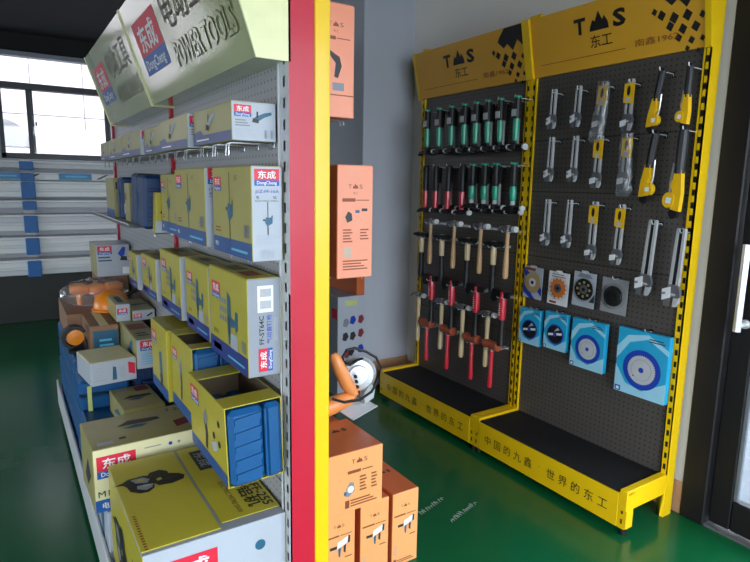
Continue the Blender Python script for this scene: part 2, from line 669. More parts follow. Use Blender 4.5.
def pic_grinder(p, a, b, s, body='ink_teal'):
    p.poly([(a - s * 0.5, b - s * 0.1), (a - s * 0.3, b + s * 0.05), (a + s * 0.1, b + s * 0.22), (a + s * 0.5, b + s * 0.3), (a + s * 0.52, b + s * 0.16), (a + s * 0.1, b), (a - s * 0.15, b - s * 0.16)], body, 2)
    p.poly([(a - s * 0.55, b - s * 0.25), (a - s * 0.2, b - s * 0.3), (a - s * 0.18, b - s * 0.12), (a - s * 0.5, b - s * 0.05)], 'ink_dark', 3)
    p.rect(a - s * 0.3, b - s * 0.02, a - s * 0.22, b + s * 0.28, 'ink_dark', 2)


def pic_mitre(p, a, b, s):
    q = lambda pts: [(a + x * s, b + y * s) for x, y in pts]
    p.poly(q([(-0.75, 0.20), (-0.55, 0.27), (-0.42, 0.38), (-0.1, 0.40), (0.05, 0.30), (0.08, 0.05), (0.02, -0.25), (-0.12, -0.38), (-0.3, -0.36), (-0.46, -0.2), (-0.5, 0.05), (-0.56, 0.16)]), 'ink_black', 2)
    p.poly(q([(-0.02, 0.33), (0.06, 0.46), (0.28, 0.5), (0.42, 0.36), (0.42, 0.24), (0.62, 0.12), (0.72, -0.02), (0.66, -0.18), (0.4, -0.26), (0.12, -0.22), (0.02, 0.0)]), 'ink_black', 3)
    p.poly(q([(-0.38, 0.3), (-0.12, 0.32), (0.0, 0.16), (-0.08, 0.02), (-0.3, 0.1)]), 'ink_grey', 4)
    p.poly(q([(-0.3, -0.02), (-0.05, -0.04), (0.0, -0.2), (-0.16, -0.3), (-0.32, -0.16)]), 'ink_grey', 4)
    p.poly(q([(-0.28, 0.24), (-0.16, 0.25), (-0.1, 0.14), (-0.24, 0.15)]), 'carton_mustard', 5)
    p.poly(q([(0.12, 0.08), (0.22, 0.12), (0.24, 0.02), (0.14, -0.02)]), 'carton_mustard', 5)
    p.poly(q([(-0.2, -0.08), (0.02, -0.1), (0.02, -0.14), (-0.2, -0.13)]), 'ink_steel', 6)
    p.poly(q([(0.2, 0.0), (0.6, 0.02), (0.6, -0.02), (0.2, -0.05)]), 'ink_dark', 6)


def pic_sawblade(p, a, b, s):
    p.poly([(a - s * 0.5, b - s * 0.05), (a - s * 0.2, b + s * 0.2), (a + s * 0.45, b + s * 0.12), (a + s * 0.5, b - s * 0.05), (a + s * 0.2, b - s * 0.1)], 'ink_dark', 2)
    p.poly([(a - s * 0.4, b - s * 0.25), (a - s * 0.1, b - s * 0.12), (a + s * 0.2, b - s * 0.2), (a, b - s * 0.32)], 'ink_teal', 3)


def pic_hammerdrill(p, a, b, s):
    p.poly([(a - s * 0.15, b - s * 0.1), (a + s * 0.4, b + s * 0.1), (a + s * 0.5, b + s * 0.3), (a + s * 0.42, b + s * 0.42), (a - s * 0.1, b + s * 0.24)], 'ink_white', 2)
    p.rect(a - s * 0.5, b - s * 0.06, a - s * 0.14, b + s * 0.08, 'ink_dark', 2)
    p.poly([(a - s * 0.08, b - s * 0.08), (a + s * 0.06, b - s * 0.03), (a + s * 0.02, b - s * 0.5), (a - s * 0.05, b - s * 0.48)], 'ink_teal', 3)
    p.poly([(a + s * 0.2, b), (a + s * 0.32, b + s * 0.05), (a + s * 0.3, b - s * 0.38), (a + s * 0.2, b - s * 0.3)], 'ink_dark', 3)
    p.poly([(a + s * 0.4, b + s * 0.06), (a + s * 0.52, b + s * 0.1), (a + s * 0.54, b + s * 0.42), (a + s * 0.44, b + s * 0.44)], 'ink_dark', 3)


def carton(name, label, x, y, z, group, left='carton_yellow', front='carton_white', top=None, rot=(0, 0, 0), cat='box', seam=True, tape=False, openend=None):
    """printed cardboard box; x, y, z = (low, high). Returns root and its face printers L (faces -X), F (faces -Y), T (top)"""
    sx, sy, sz = x[1] - x[0], y[1] - y[0], z[1] - z[0]
    mb = MB()
    fc = {'-x': left, '+x': left, '-y': front, '+y': front, '+z': top or left, '-z': left}
    mb.box((-sx / 2, -sy / 2, 0), (sx / 2, sy / 2, sz), left, 0.002, fc)
    root = thing(name, label, cat, ((x[0] + x[1]) / 2, (y[0] + y[1]) / 2, z[0]), rot, group, mb.mesh(name))
    if seam:                               # the tucked top flap: a thin proud sheet with an open edge
        f = MB().box((-sx / 2 + 0.003, -sy / 2 + 0.002, sz - 0.0005), (sx / 2 - 0.003, sy / 2 - 0.004, sz + 0.0016), top or left, 0.0006)
        child('top_flap', f.mesh('top_flap'), root)
    L = Print((-sx / 2, sy / 2, 0), (0, -1, 0), (0, 0, 1))
    F = Print((-sx / 2, -sy / 2, 0), (1, 0, 0), (0, 0, 1))
    T = Print((-sx / 2, -sy / 2, sz + (0.0016 if seam else 0)), (1, 0, 0), (0, 1, 0))
    return root, L, F, T, (sx, sy, sz)


def finish(root, L=None, F=None, T=None, names=('side_print', 'end_print', 'top_print')):
    for p, n in ((L, names[0]), (F, names[1]), (T, names[2])):
        if p is not None and p.mb.f:
            p.part(n, root)


# ================================================================== THE ROOM
XW = 2.57            # right wall
YF = 7.0             # far wall
floor = struct('floor', MB().box((-3.6, -1.9, -0.1), (2.75, 7.1, 0.0), 'floor_epoxy'))
struct('ceiling', MB().box((-3.6, -1.9, 2.92), (2.75, 7.1, 3.0), 'ceiling_black'))
wl = MB()
for ya, yb, za, zb in ((-1.9, -1.8, 0, 2.92), (1.4, 4.3, 0, 2.92), (6.7, 7.1, 0, 2.92), (-1.8, 1.4, 0, 0.1), (-1.8, 1.4, 1.9, 2.92), (4.3, 6.7, 0, 0.15), (4.3, 6.7, 1.45, 2.92)):
    wl.box((-3.6, ya, za), (-3.5, yb, zb), 'wall_cream')
struct('wall_left', wl)
for n, ya, yb, za, zb in ((3, -1.8, 1.4, 0.1, 1.9), (5, 4.3, 6.7, 0.15, 1.45)):  # both unseen, added and shaped to light the left-facing sides and the rack
    added_window = struct('window_%d' % n, MB().box((-3.6, ya, za), (-3.5, yb, za + 0.05), 'frame_dark').box((-3.6, ya, zb - 0.05), (-3.5, yb, zb), 'frame_dark').box((-3.6, ya, za), (-3.5, ya + 0.05, zb), 'frame_dark').box((-3.6, yb - 0.05, za), (-3.5, yb, zb), 'frame_dark'))
    MB().box((-3.59, (ya + yb) / 2 - 0.03, za + 0.05), (-3.53, (ya + yb) / 2 + 0.03, zb - 0.05), 'frame_dark').part('mullion', added_window)
    MB().box((-3.562, ya + 0.05, za + 0.05), (-3.558, yb - 0.05, zb - 0.05), 'window_glass').part('pane', added_window)
struct('wall_right', MB().box((XW, 1.30, 0), (XW + 0.15, 7.1, 2.92), 'wall_cream').box((XW, -1.9, 2.36), (XW + 0.15, 1.30, 2.92), 'wall_cream').box((XW, -1.9, 0), (XW + 0.15, -0.02, 2.36), 'wall_cream'))
far = MB()
far.box((-3.6, YF, 0), (2.75, YF + 0.12, 1.70), 'wall_far').box((-3.6, YF, 2.74), (2.75, YF + 0.12, 2.92), 'ceiling_black')
far.box((-3.6, YF, 1.70), (-1.78, YF + 0.12, 2.74), 'wall_far').box((-0.55, YF, 1.70), (0.03, YF + 0.12, 2.74), 'wall_far').box((1.55, YF, 1.70), (2.75, YF + 0.12, 2.74), 'wall_far')
struct('wall_far', far)
struct('shade_band_far', MB().box((-3.5, 6.985, 0), (XW, YF, 0.53), 'rack_shade', 0.003))  # dark strip standing in for the shade under the pipe rack
back = MB().box((-3.5, -1.9, 2.75), (2.57, -1.8, 2.92), 'wall_cream').box((2.45, -1.9, 0), (2.57, -1.8, 2.75), 'wall_cream').box((-3.5, -1.9, 0), (-0.75, -1.8, 2.75), 'wall_cream')
struct('wall_back', back)
struct('pillar', MB().box((2.142, 3.5, 0), (XW, 4.1, 2.92), 'wall_grey', 0.004))
struct('trim_1', MB().box((2.132, 3.49, 0), (XW, 3.5, 0.19), 'tan_tile', 0.002).box((2.132, 3.49, 0), (2.142, 4.1, 0.19), 'tan_tile', 0.002))
struct('baseboard_right', MB().box((XW - 0.01, 1.30, 0), (XW, 3.49, 0.155), 'tan_tile', 0.002))

# chalky scrawl and scuffs on the green floor
for k, (cx_, cy_, rz_, s_) in enumerate(((1.52, 1.92, 0.62, 0.17), (1.60, 1.80, 0.62, 0.2))):
    p = Print((cx_, cy_, 0), (math.cos(rz_), -math.sin(rz_) * 0.2 + 0.35, 0), (-0.35, 1, 0), 0.0008)
    x = 0.0
    rr = random.Random(k)
    while x < s_:
        hgt = rr.uniform(0.012, 0.03)
        sl = rr.uniform(-0.008, 0.012)
        p.poly([(x, 0), (x + 0.004, 0), (x + 0.004 + sl, hgt), (x + sl, hgt)], 'chalk')
        p.poly([(x + sl, hgt), (x + sl + 0.012, hgt * 0.4), (x + sl + 0.014, hgt * 0.5), (x + sl + 0.003, hgt + 0.003)], 'chalk')
        x += rr.uniform(0.012, 0.02)
    o = p.mb.part('chalk_mark', floor, sharp=0)

# far window: dark frame, sliding sashes, glass
def far_window(n, xa, xb, stiles):
    w = struct('window_%d' % n, MB().box((xa, 6.96, 1.70), (xb, 7.08, 1.755), 'frame_dark', 0.004).box((xa, 6.96, 2.70), (xb, 7.08, 2.745), 'frame_grey', 0.004)
               .box((xa, 6.96, 2.385), (xb, 7.08, 2.445), 'frame_dark', 0.004).box((xa, 6.96, 1.70), (xa + 0.04, 7.08, 2.74), 'frame_dark').box((xb - 0.05, 6.96, 1.70), (xb, 7.08, 2.74), 'frame_dark'))
    for x0 in stiles:
        MB().box((x0 - 0.022, 6.97, 1.755), (x0 + 0.022, 7.01, 2.385), 'frame_dark', 0.004).box((x0 - 0.002, 7.02, 1.755), (x0 + 0.04, 7.06, 2.385), 'frame_dark', 0.004).part('sash_stile', w)
    xs = [xa + 0.04] + list(stiles) + [xb - 0.05]
    for i in range(len(xs) - 1):
        yy = 6.99 if i % 2 else 7.04
        MB().box((xs[i], yy, 1.755), (xs[i + 1], yy + 0.004, 2.385), 'window_glass').part('pane', w)
    MB().box((xa + 0.04, 7.03, 2.445), (xb - 0.05, 7.034, 2.70), 'window_glass').part('pane', w)
    return w


w = far_window(1, 0.03, 1.55, (0.30, 1.02))
MB().box((0.345, 6.955, 2.03), (0.36, 6.975, 2.07), 'frame_black', 0.003).part('sash_latch', w)
far_window(4, -1.78, -0.55, (-1.16,))

# pale tiled building across the yard
fac = struct('wall_outside', MB().box((-6, 11.05, -0.2), (6, 11.3, 6.0), 'facade_joint'))
tile = MB().box((-0.376, 0, 0.004), (0.376, 0.05, 1.086), 'facade', 0.006).mesh('tile')
for i in range(-7, 8):
    for j in range(1, 4):
        child('tile', tile, fac, (0.13 + i * 0.76, 11.0, 0.33 + j * 1.09))
tagit(MB().prism([(-0.36, 0)] + [(0.34 * math.cos(t * PI / 12), 0.36 * math.sin(t * PI / 12)) for t in range(12, -1, -1)] + [(0.36, 0)],
      lambda a, b, d: (0.06 + a, 9.4 + d, 1.93 + b), 0, 0.5, 'grey_cloth').part('domed_awning', None), 'grey domed awning outside the far window, seen low in the pane', 'awning')
tagit(MB().box((0.03, 9.6, -0.2), (0.09, 9.66, 1.93), 'frame_grey').part('awning_post', None), 'grey post carrying the domed awning outside the far window', 'post')
struct('ground_outside', MB().box((-8, 7.1, -0.3), (8, 14, -0.2), 'pavement').box((2.75, -6, -0.12), (9, 5, -0.02), 'pavement').box((-9, -12, -0.12), (9, -1.9, -0.02), 'pavement').box((-10, -1.9, -0.12), (-3.6, 7.1, -0.02), 'pavement'))

# shop front behind the photographer
w2 = struct('window_2', MB().box((-0.75, -1.88, 0.0), (2.45, -1.82, 0.08), 'frame_black').box((-0.75, -1.88, 2.68), (2.45, -1.82, 2.75), 'frame_black'))
for k, x0 in enumerate((-0.75, 0.85)):
    MB().box((x0, -1.88, 0.08), (x0 + 0.06, -1.82, 2.68), 'frame_black').part('mullion', w2)
    MB().box((x0 + 0.06, -1.852, 0.08), (x0 + 1.6, -1.848, 2.68), 'window_glass').part('pane', w2)

# glass door in the right wall, next to the wall display
dr = struct('door_1', MB().box((XW - 0.02, 1.19, 0), (XW + 0.1, 1.30, 2.36), 'frame_black', 0.006).box((XW - 0.02, -0.02, 0), (XW + 0.1, 0.06, 2.36), 'frame_black', 0.006)
            .box((XW - 0.02, -0.02, 2.29), (XW + 0.1, 1.30, 2.36), 'frame_black', 0.006).box((XW - 0.01, 0.06, 0), (XW + 0.09, 1.19, 0.012), 'steel_dark'))
MB().box((XW + 0.012, 1.095, 0.02), (XW + 0.062, 1.185, 2.28), 'frame_black', 0.006).part('door_stile', dr)
MB().box((XW + 0.012, 0.07, 0.02), (XW + 0.062, 0.16, 2.28), 'frame_black', 0.006).part('door_stile', dr)
MB().box((XW + 0.012, 0.16, 0.02), (XW + 0.062, 1.095, 0.16), 'frame_black', 0.006).part('door_rail', dr)
MB().box((XW + 0.012, 0.16, 2.16), (XW + 0.062, 1.095, 2.28), 'frame_black', 0.006).part('door_rail', dr)
MB().box((XW + 0.034, 0.16, 0.14), (XW + 0.040, 1.095, 2.16), 'door_glass').part('pane', dr)
MB().box((XW + 0.018, 1.076, 0.16), (XW + 0.034, 1.095, 2.16), 'frame_grey', 0.003).part('glazing_bead', dr)
MB().cyl((XW - 0.06, 1.13, 1.285), (XW - 0.06, 1.13, 0.925), 0.015, 'chrome', n=14).part('door_handle', dr)
for zz in (1.262, 0.948):
    MB().cyl((XW - 0.06, 1.13, zz), (XW + 0.014, 1.13, zz), 0.013, 'chrome', n=12).cyl((XW + 0.005, 1.13, zz), (XW + 0.013, 1.13, zz), 0.02, 'chrome', n=14).part('handle_mount', dr)
# orange crate outside, seen low through the door glass
cr = thing('plastic_crate', 'orange crate standing outside beyond the glass door', 'crate', (5.3, 1.9, -0.02))
for k in range(4):
    ax = k % 2
    s = -1 if k < 2 else 1
    a, b = ((s * 0.28 - 0.01, -0.2), (s * 0.28 + 0.01, 0.2)) if ax == 0 else ((-0.28, s * 0.2 - 0.01), (0.28, s * 0.2 + 0.01))
    MB().box((a[0], a[1], 0.0), (b[0], b[1], 0.34), 'carton_orange', 0.003).part('side_panel', cr, world=False)
MB().box((-0.28, -0.2, 0.0), (0.28, 0.2, 0.015), 'carton_orange').part('base_panel', cr, world=False)


# ------------------------------------------------------------------ pipe rack along the far wall
rk = thing('pipe_rack', 'wall rack with blue clips holding white plastic pipes below the far window', 'rack', (0.3, 6.9, 0))
for px in (-2.68, -1.23, 0.225, 1.68):
    MB().box((px - 0.045, 6.93, 0.535), (px + 0.045, 6.997, 1.69), 'pipe_grey', 0.004).part('post', rk)
    for zz, hh in ((0.54, 0.155), (0.763, 0.16), (0.985, 0.16), (1.21, 0.08), (1.32, 0.155), (1.487, 0.075), (1.60, 0.075)):
        m_ = MB().box((px - 0.05, 6.68, zz - 0.016), (px + 0.05, 6.93, zz), 'rack_blue', 0.004)
        m_.box((px - 0.06, 6.650, zz - 0.016), (px + 0.06, 6.682, zz + hh - 0.01), 'rack_blue', 0.005)
        m_.part('arm', rk)
levels = [(0.54, 0.078, 2), (0.763, 0.08, 2), (0.985, 0.08, 2), (1.21, 0.078, 1), (1.32, 0.078, 2), (1.487, 0.072, 1), (1.60, 0.07, 1)]
lname = ['lowest', 'second lowest', 'third lowest', 'middle', 'third highest', 'blue-labelled', 'top']
for li, (zz, sh_, nj) in enumerate(levels):
    for k in range(2):
        y0 = 6.69 + k * 0.115
        for j in range(nj):
            z0 = zz + j * (sh_ + 0.0006) + 0.0004
            m_ = 'pipe_white' if (li + j) % 3 else 'pipe_grey'
            mb = MB()
            x0, x1 = -2.9 + 0.05 * k, 1.95 - 0.03 * li - 0.06 * j
            mb.box((x0, y0, z0), (x1, y0 + 0.105, z0 + sh_ * 0.70), m_, 0.006)
            mb.box((x0, y0 - 0.003, z0 + sh_ * 0.72), (x1, y0 + 0.105, z0 + sh_), 'pipe_white', 0.004)          # clip-on lid of the trunking
            o = mb.part('plastic_trunking', None)
            tagit(o, '%s white plastic trunking length in the %s tier of the far wall rack' % (('front' if k == 0 else 'rear') + ('' if nj == 1 else (' lower', ' upper')[j]), lname[li]), 'pipe', 'white trunking on the pipe rack')
            if li == 5 and k == 0:
                p = Print((x0, y0 - 0.003, z0), (1, 0, 0), (0, 0, 1), 0.001)
                for q in range(8):
                    xx = 0.30 + q * 0.62
                    p.rect(xx, 0.006, xx + 0.3, 0.068, 'label_cyan').rect(xx + 0.3, 0.006, xx + 0.50, 0.068, 'ink_white')
                    p.poly([(xx + 0.34, 0.014), (xx + 0.37, 0.014), (xx + 0.46, 0.060), (xx + 0.43, 0.060)], 'ink_dark', 2)
                    p.lines(xx + 0.06, 0.022, 0.2, 0.034, 1, 'ink_sky')
                p.mb.part('printed_label', o, sharp=0)


# ================================================================== WALL DISPLAY (right)
XP = 2.475      # pegboard face


def slot_col(mb, y0, y1, x, z0, z1, mt, pitch=0.054, sh=0.026, sw=0.013, web='slot_dark'):
    """sheet facing -X at x with a column of punched slots, dark web behind"""
    yc = (y0 + y1) / 2
    n = int((z1 - z0) / pitch)
    mb.add([(x, y0, z0), (x, yc - sw / 2, z0), (x, yc - sw / 2, z1), (x, y0, z1)], [[0, 1, 2, 3]], mt)
    mb.add([(x, yc + sw / 2, z0), (x, y1, z0), (x, y1, z1), (x, yc + sw / 2, z1)], [[0, 1, 2, 3]], mt)
    z = z0
    for i in range(n):
        zb = z + pitch - sh
        mb.add([(x, yc - sw / 2, z), (x, yc + sw / 2, z), (x, yc + sw / 2, zb), (x, yc - sw / 2, zb)], [[0, 1, 2, 3]], mt)
        z += pitch
    mb.add([(x, yc - sw / 2, z), (x, yc + sw / 2, z), (x, yc + sw / 2, z1), (x, yc - sw / 2, z1)], [[0, 1, 2, 3]], mt)
    mb.box((x + 0.008, yc - sw / 2 - 0.002, z0), (x + 0.010, yc + sw / 2 + 0.002, z1), web)


def upright(mb, y0, y1, x0, x1, z0, z1, mt, edge=None, web='slot_dark'):
    zs = z0 if z0 > 0 else 0.205
    slot_col(mb, y0, y1, x0, zs, z1, edge or mt, web=web)
    if z0 <= 0:
        mb.poly([(x0, y1, z0), (x0, y0, z0), (x0, y0, zs), (x0, y1, zs)], edge or mt)
    mb.poly([(x0, y0, z0), (x1, y0, z0), (x1, y0, z1), (x0, y0, z1)], mt)
    mb.poly([(x1, y1, z0), (x0, y1, z0), (x0, y1, z1), (x1, y1, z1)], mt)
    mb.poly([(x1, y0, z0), (x1, y1, z0), (x1, y1, z1), (x1, y0, z1)], mt)
    mb.poly([(x0, y0, z1), (x1, y0, z1), (x1, y1, z1), (x0, y1, z1)], mt)


def wall_bay(ya, yb, label, near):
    """one bay between ya (near) and yb (far)"""
    t = thing('wall_display', label, 'display stand', ((2.3), (ya + yb) / 2, 0), group='yellow framed pegboard displays')
    MB().box((XP, ya + 0.03, 0.19), (XP + 0.012, yb - 0.03, 2.30), 'peg_dark').part('pegboard', t)
    for zz in (0.66, 1.12, 1.475, 1.745):          # butt joints between the back panels
        MB().box((XP - 0.0012, ya + 0.03, zz - 0.002), (XP, yb - 0.03, zz + 0.002), 'slot_dark').part('panel_joint', t)
    m_ = MB()
    upright(m_, ya, ya + 0.036, XP - 0.012, XP + 0.05, 0.0, 2.40, 'yellow_paint')
    m_.part('upright', t)
    m_ = MB()
    upright(m_, yb - 0.036, yb, XP - 0.012, XP + 0.05, 0.0, 2.40, 'yellow_paint')
    m_.part('upright', t)
    # base: leg and bracket at each end, kick plate with lettering, deck with black mat
    XB = 2.166
    for y0, y1 in ((ya, ya + 0.036), (yb - 0.036, yb)):
        m_ = MB()
        slot_col(m_, y0, y1, XB - 0.002, 0.035, 0.20, 'yellow_paint', 0.045, 0.022, 0.010)
        m_.box((XB + 0.010, y0 + 0.001, 0.03), (XB + 0.06, y1 - 0.001, 0.20), 'yellow_paint', 0.003)
        m_.part('leg', t)
        MB().box((XB, y0 + 0.002, 0.115), (XP - 0.012, y1 - 0.002, 0.20), 'yellow_paint', 0.003).box((XB, y0 + 0.001, 0.19), (XP - 0.012, y1 - 0.001, 0.212), 'yellow_paint', 0.002).part('bracket', t)
        MB().cyl((XB + 0.02, (y0 + y1) / 2, 0.0), (XB + 0.02, (y0 + y1) / 2, 0.036), 0.014, 'rubber_black').part('foot', t)
    kp = MB().box((XB - 0.004, ya + 0.038, 0.034), (XB + 0.012, yb - 0.038, 0.192), 'yellow_paint', 0.002).part('kick_plate', t)
    L = yb - ya
    p = Print((XB - 0.004, yb - 0.038, 0.034), (0, -1, 0), (0, 0, 1), 0.0008)
    for i, ch in enumerate('中国的九鑫·世界的东工'):
        p.text(ch, (L - 0.076) * (0.085 + 0.083 * i), 0.056 if ch != '·' else 0.072, 0.050 if ch != '·' else 0.03, 'ink_black', bold=0.0, centre=True)
    p.mb.part('lettering', kp, sharp=0)
    MB().box((XB + 0.012, ya + 0.038, 0.175), (XP - 0.001, yb - 0.038, 0.192), 'yellow_paint').part('deck', t)
    MB().box((XB + 0.0, ya + 0.040, 0.192), (XP - 0.001, yb - 0.040, 0.200), 'mat_black', 0.003).part('deck_mat', t, 35)['label'] = 'black deck mat'
    # header sign: slab leaning out at the top
    zb, zt, xb, xt = 2.075, 2.360, 2.458, 2.395
    dx, dz = xt - xb, zt - zb
    ln = math.hypot(dx, dz)
    v = (dx / ln, 0, dz / ln)
    ov = 0.0 if near else 0.018
    y0, y1 = yb - 0.026 + ov * 1.7, ya + 0.026
    m_ = MB()
    m_.prism([(xb, zb), (xt, zt), (xt + 0.04, zt), (2.487, zt - 0.1), (2.487, zb)], lambda a, b, d: (a, d, b), y1, y0, 'sign_yellow')
    sg = m_.part('header_sign', t)
    for yy0, yy1 in ((ya, ya + 0.024), (yb - 0.024 + ov * 1.7, yb + ov * 1.7)):
        pr = 0.012 if near or yy0 == ya else 0.0
        MB().prism([(xb - pr, zb - 0.006), (xt - pr, zt + 0.004), (xt + 0.05, zt + 0.004), (2.463, zt - 0.1), (2.463, zb - 0.006)],
                   lambda a, b, d: (a, d, b), yy0, yy1, 'yellow_paint').part('end_plate', sg)
    p = Print((xb, y0, zb), (0, -1, 0), v, 0.0015)
    q = lambda f: f * (y0 - y1)
    tms(p, q(0.30), 0.163, 0.070, 'ink_black', bold=0.04)
    p.text('东工', q(0.40), 0.092, 0.055, 'ink_black', width=0.118, bold=0.006)
    p.text('南鑫1962', q(0.655), 0.055, 0.03, 'ink_rust', width=0.20)
    p.rect(q(0.06), 0.055, q(0.60), 0.058, 'ink_rust')
    # black diamonds spilling from the corner
    hgt = ln
    p.poly([(q(0.86), hgt - 0.002), (q(0.995), hgt - 0.002), (q(0.995), hgt - 0.115), (q(0.955), hgt - 0.075), (q(0.915), hgt - 0.125), (q(0.875), hgt - 0.085), (q(0.845), hgt - 0.105), (q(0.80), hgt - 0.065), (q(0.815), hgt - 0.045)], 'ink_black')
    for (a, b, s) in ((0.795, 0.135, 1.0), (0.855, 0.155, 1.1), (0.918, 0.155, 1.1), (0.835, 0.185, 0.95), (0.895, 0.205, 1.0), (0.955, 0.205, 1.0), (0.875, 0.237, 0.8), (0.935, 0.255, 0.75), (0.985, 0.165, 0.7),
                      (0.985, 0.255, 0.6), (0.915, 0.285, 0.55), (0.965, 0.30, 0.5), (0.76, 0.115, 0.7)):
        c_, d_ = q(a), hgt - b
        s *= 0.82
        p.poly([(c_ - 0.024 * s, d_ - 0.004 * s), (c_ + 0.004 * s, d_ - 0.028 * s), (c_ + 0.024 * s, d_ + 0.004 * s), (c_ - 0.004 * s, d_ + 0.028 * s)], 'ink_black')
    p.mb.part('lettering', sg, sharp=0)
    return t


wall_bay(1.325, 2.282, 'yellow framed pegboard bay with wrenches and saw blades, nearest the glass door', True)
wall_bay(2.284, 3.262, 'yellow framed pegboard bay with hammers in rows, beside the grey pillar', False)


# ------------------------------------------------------------------ peg hooks
def hook_mesh(length):
    m_ = MB()
    m_.tube([(0, 0, -0.012), (-0.006, 0, -0.001), (-length + 0.012, 0, 0.0), (-length + 0.004, 0, 0.004), (-length, 0, 0.016)], 0.0026, 'chrome', 6)
    m_.box((-0.003, -0.007, -0.016), (0, 0.007, 0.008), 'steel_black', 0.001)
    return m_.mesh('peg_hook')


HK = {}


def hook(y, z, length, label, group, x=XP):
    k = round(length, 3)
    if k not in HK:
        HK[k] = hook_mesh(length)
    return thing('peg_hook', label, 'hook', (x - 0.0005, y, z), (0, 0, 0), group, HK[k])


# ------------------------------------------------------------------ hammers
def fork_mesh():
    m_ = MB()
    for s in (-1, 1):
        m_.tube([(0, s * 0.02, 0), (-0.13, s * 0.02, 0), (-0.138, s * 0.02, 0.012)], 0.0026, 'chrome', 6)
    m_.box((-0.003, -0.03, -0.008), (0, 0.03, 0.008), 'chrome', 0.001)
    return m_.mesh('peg_fork')


FORK = fork_mesh()


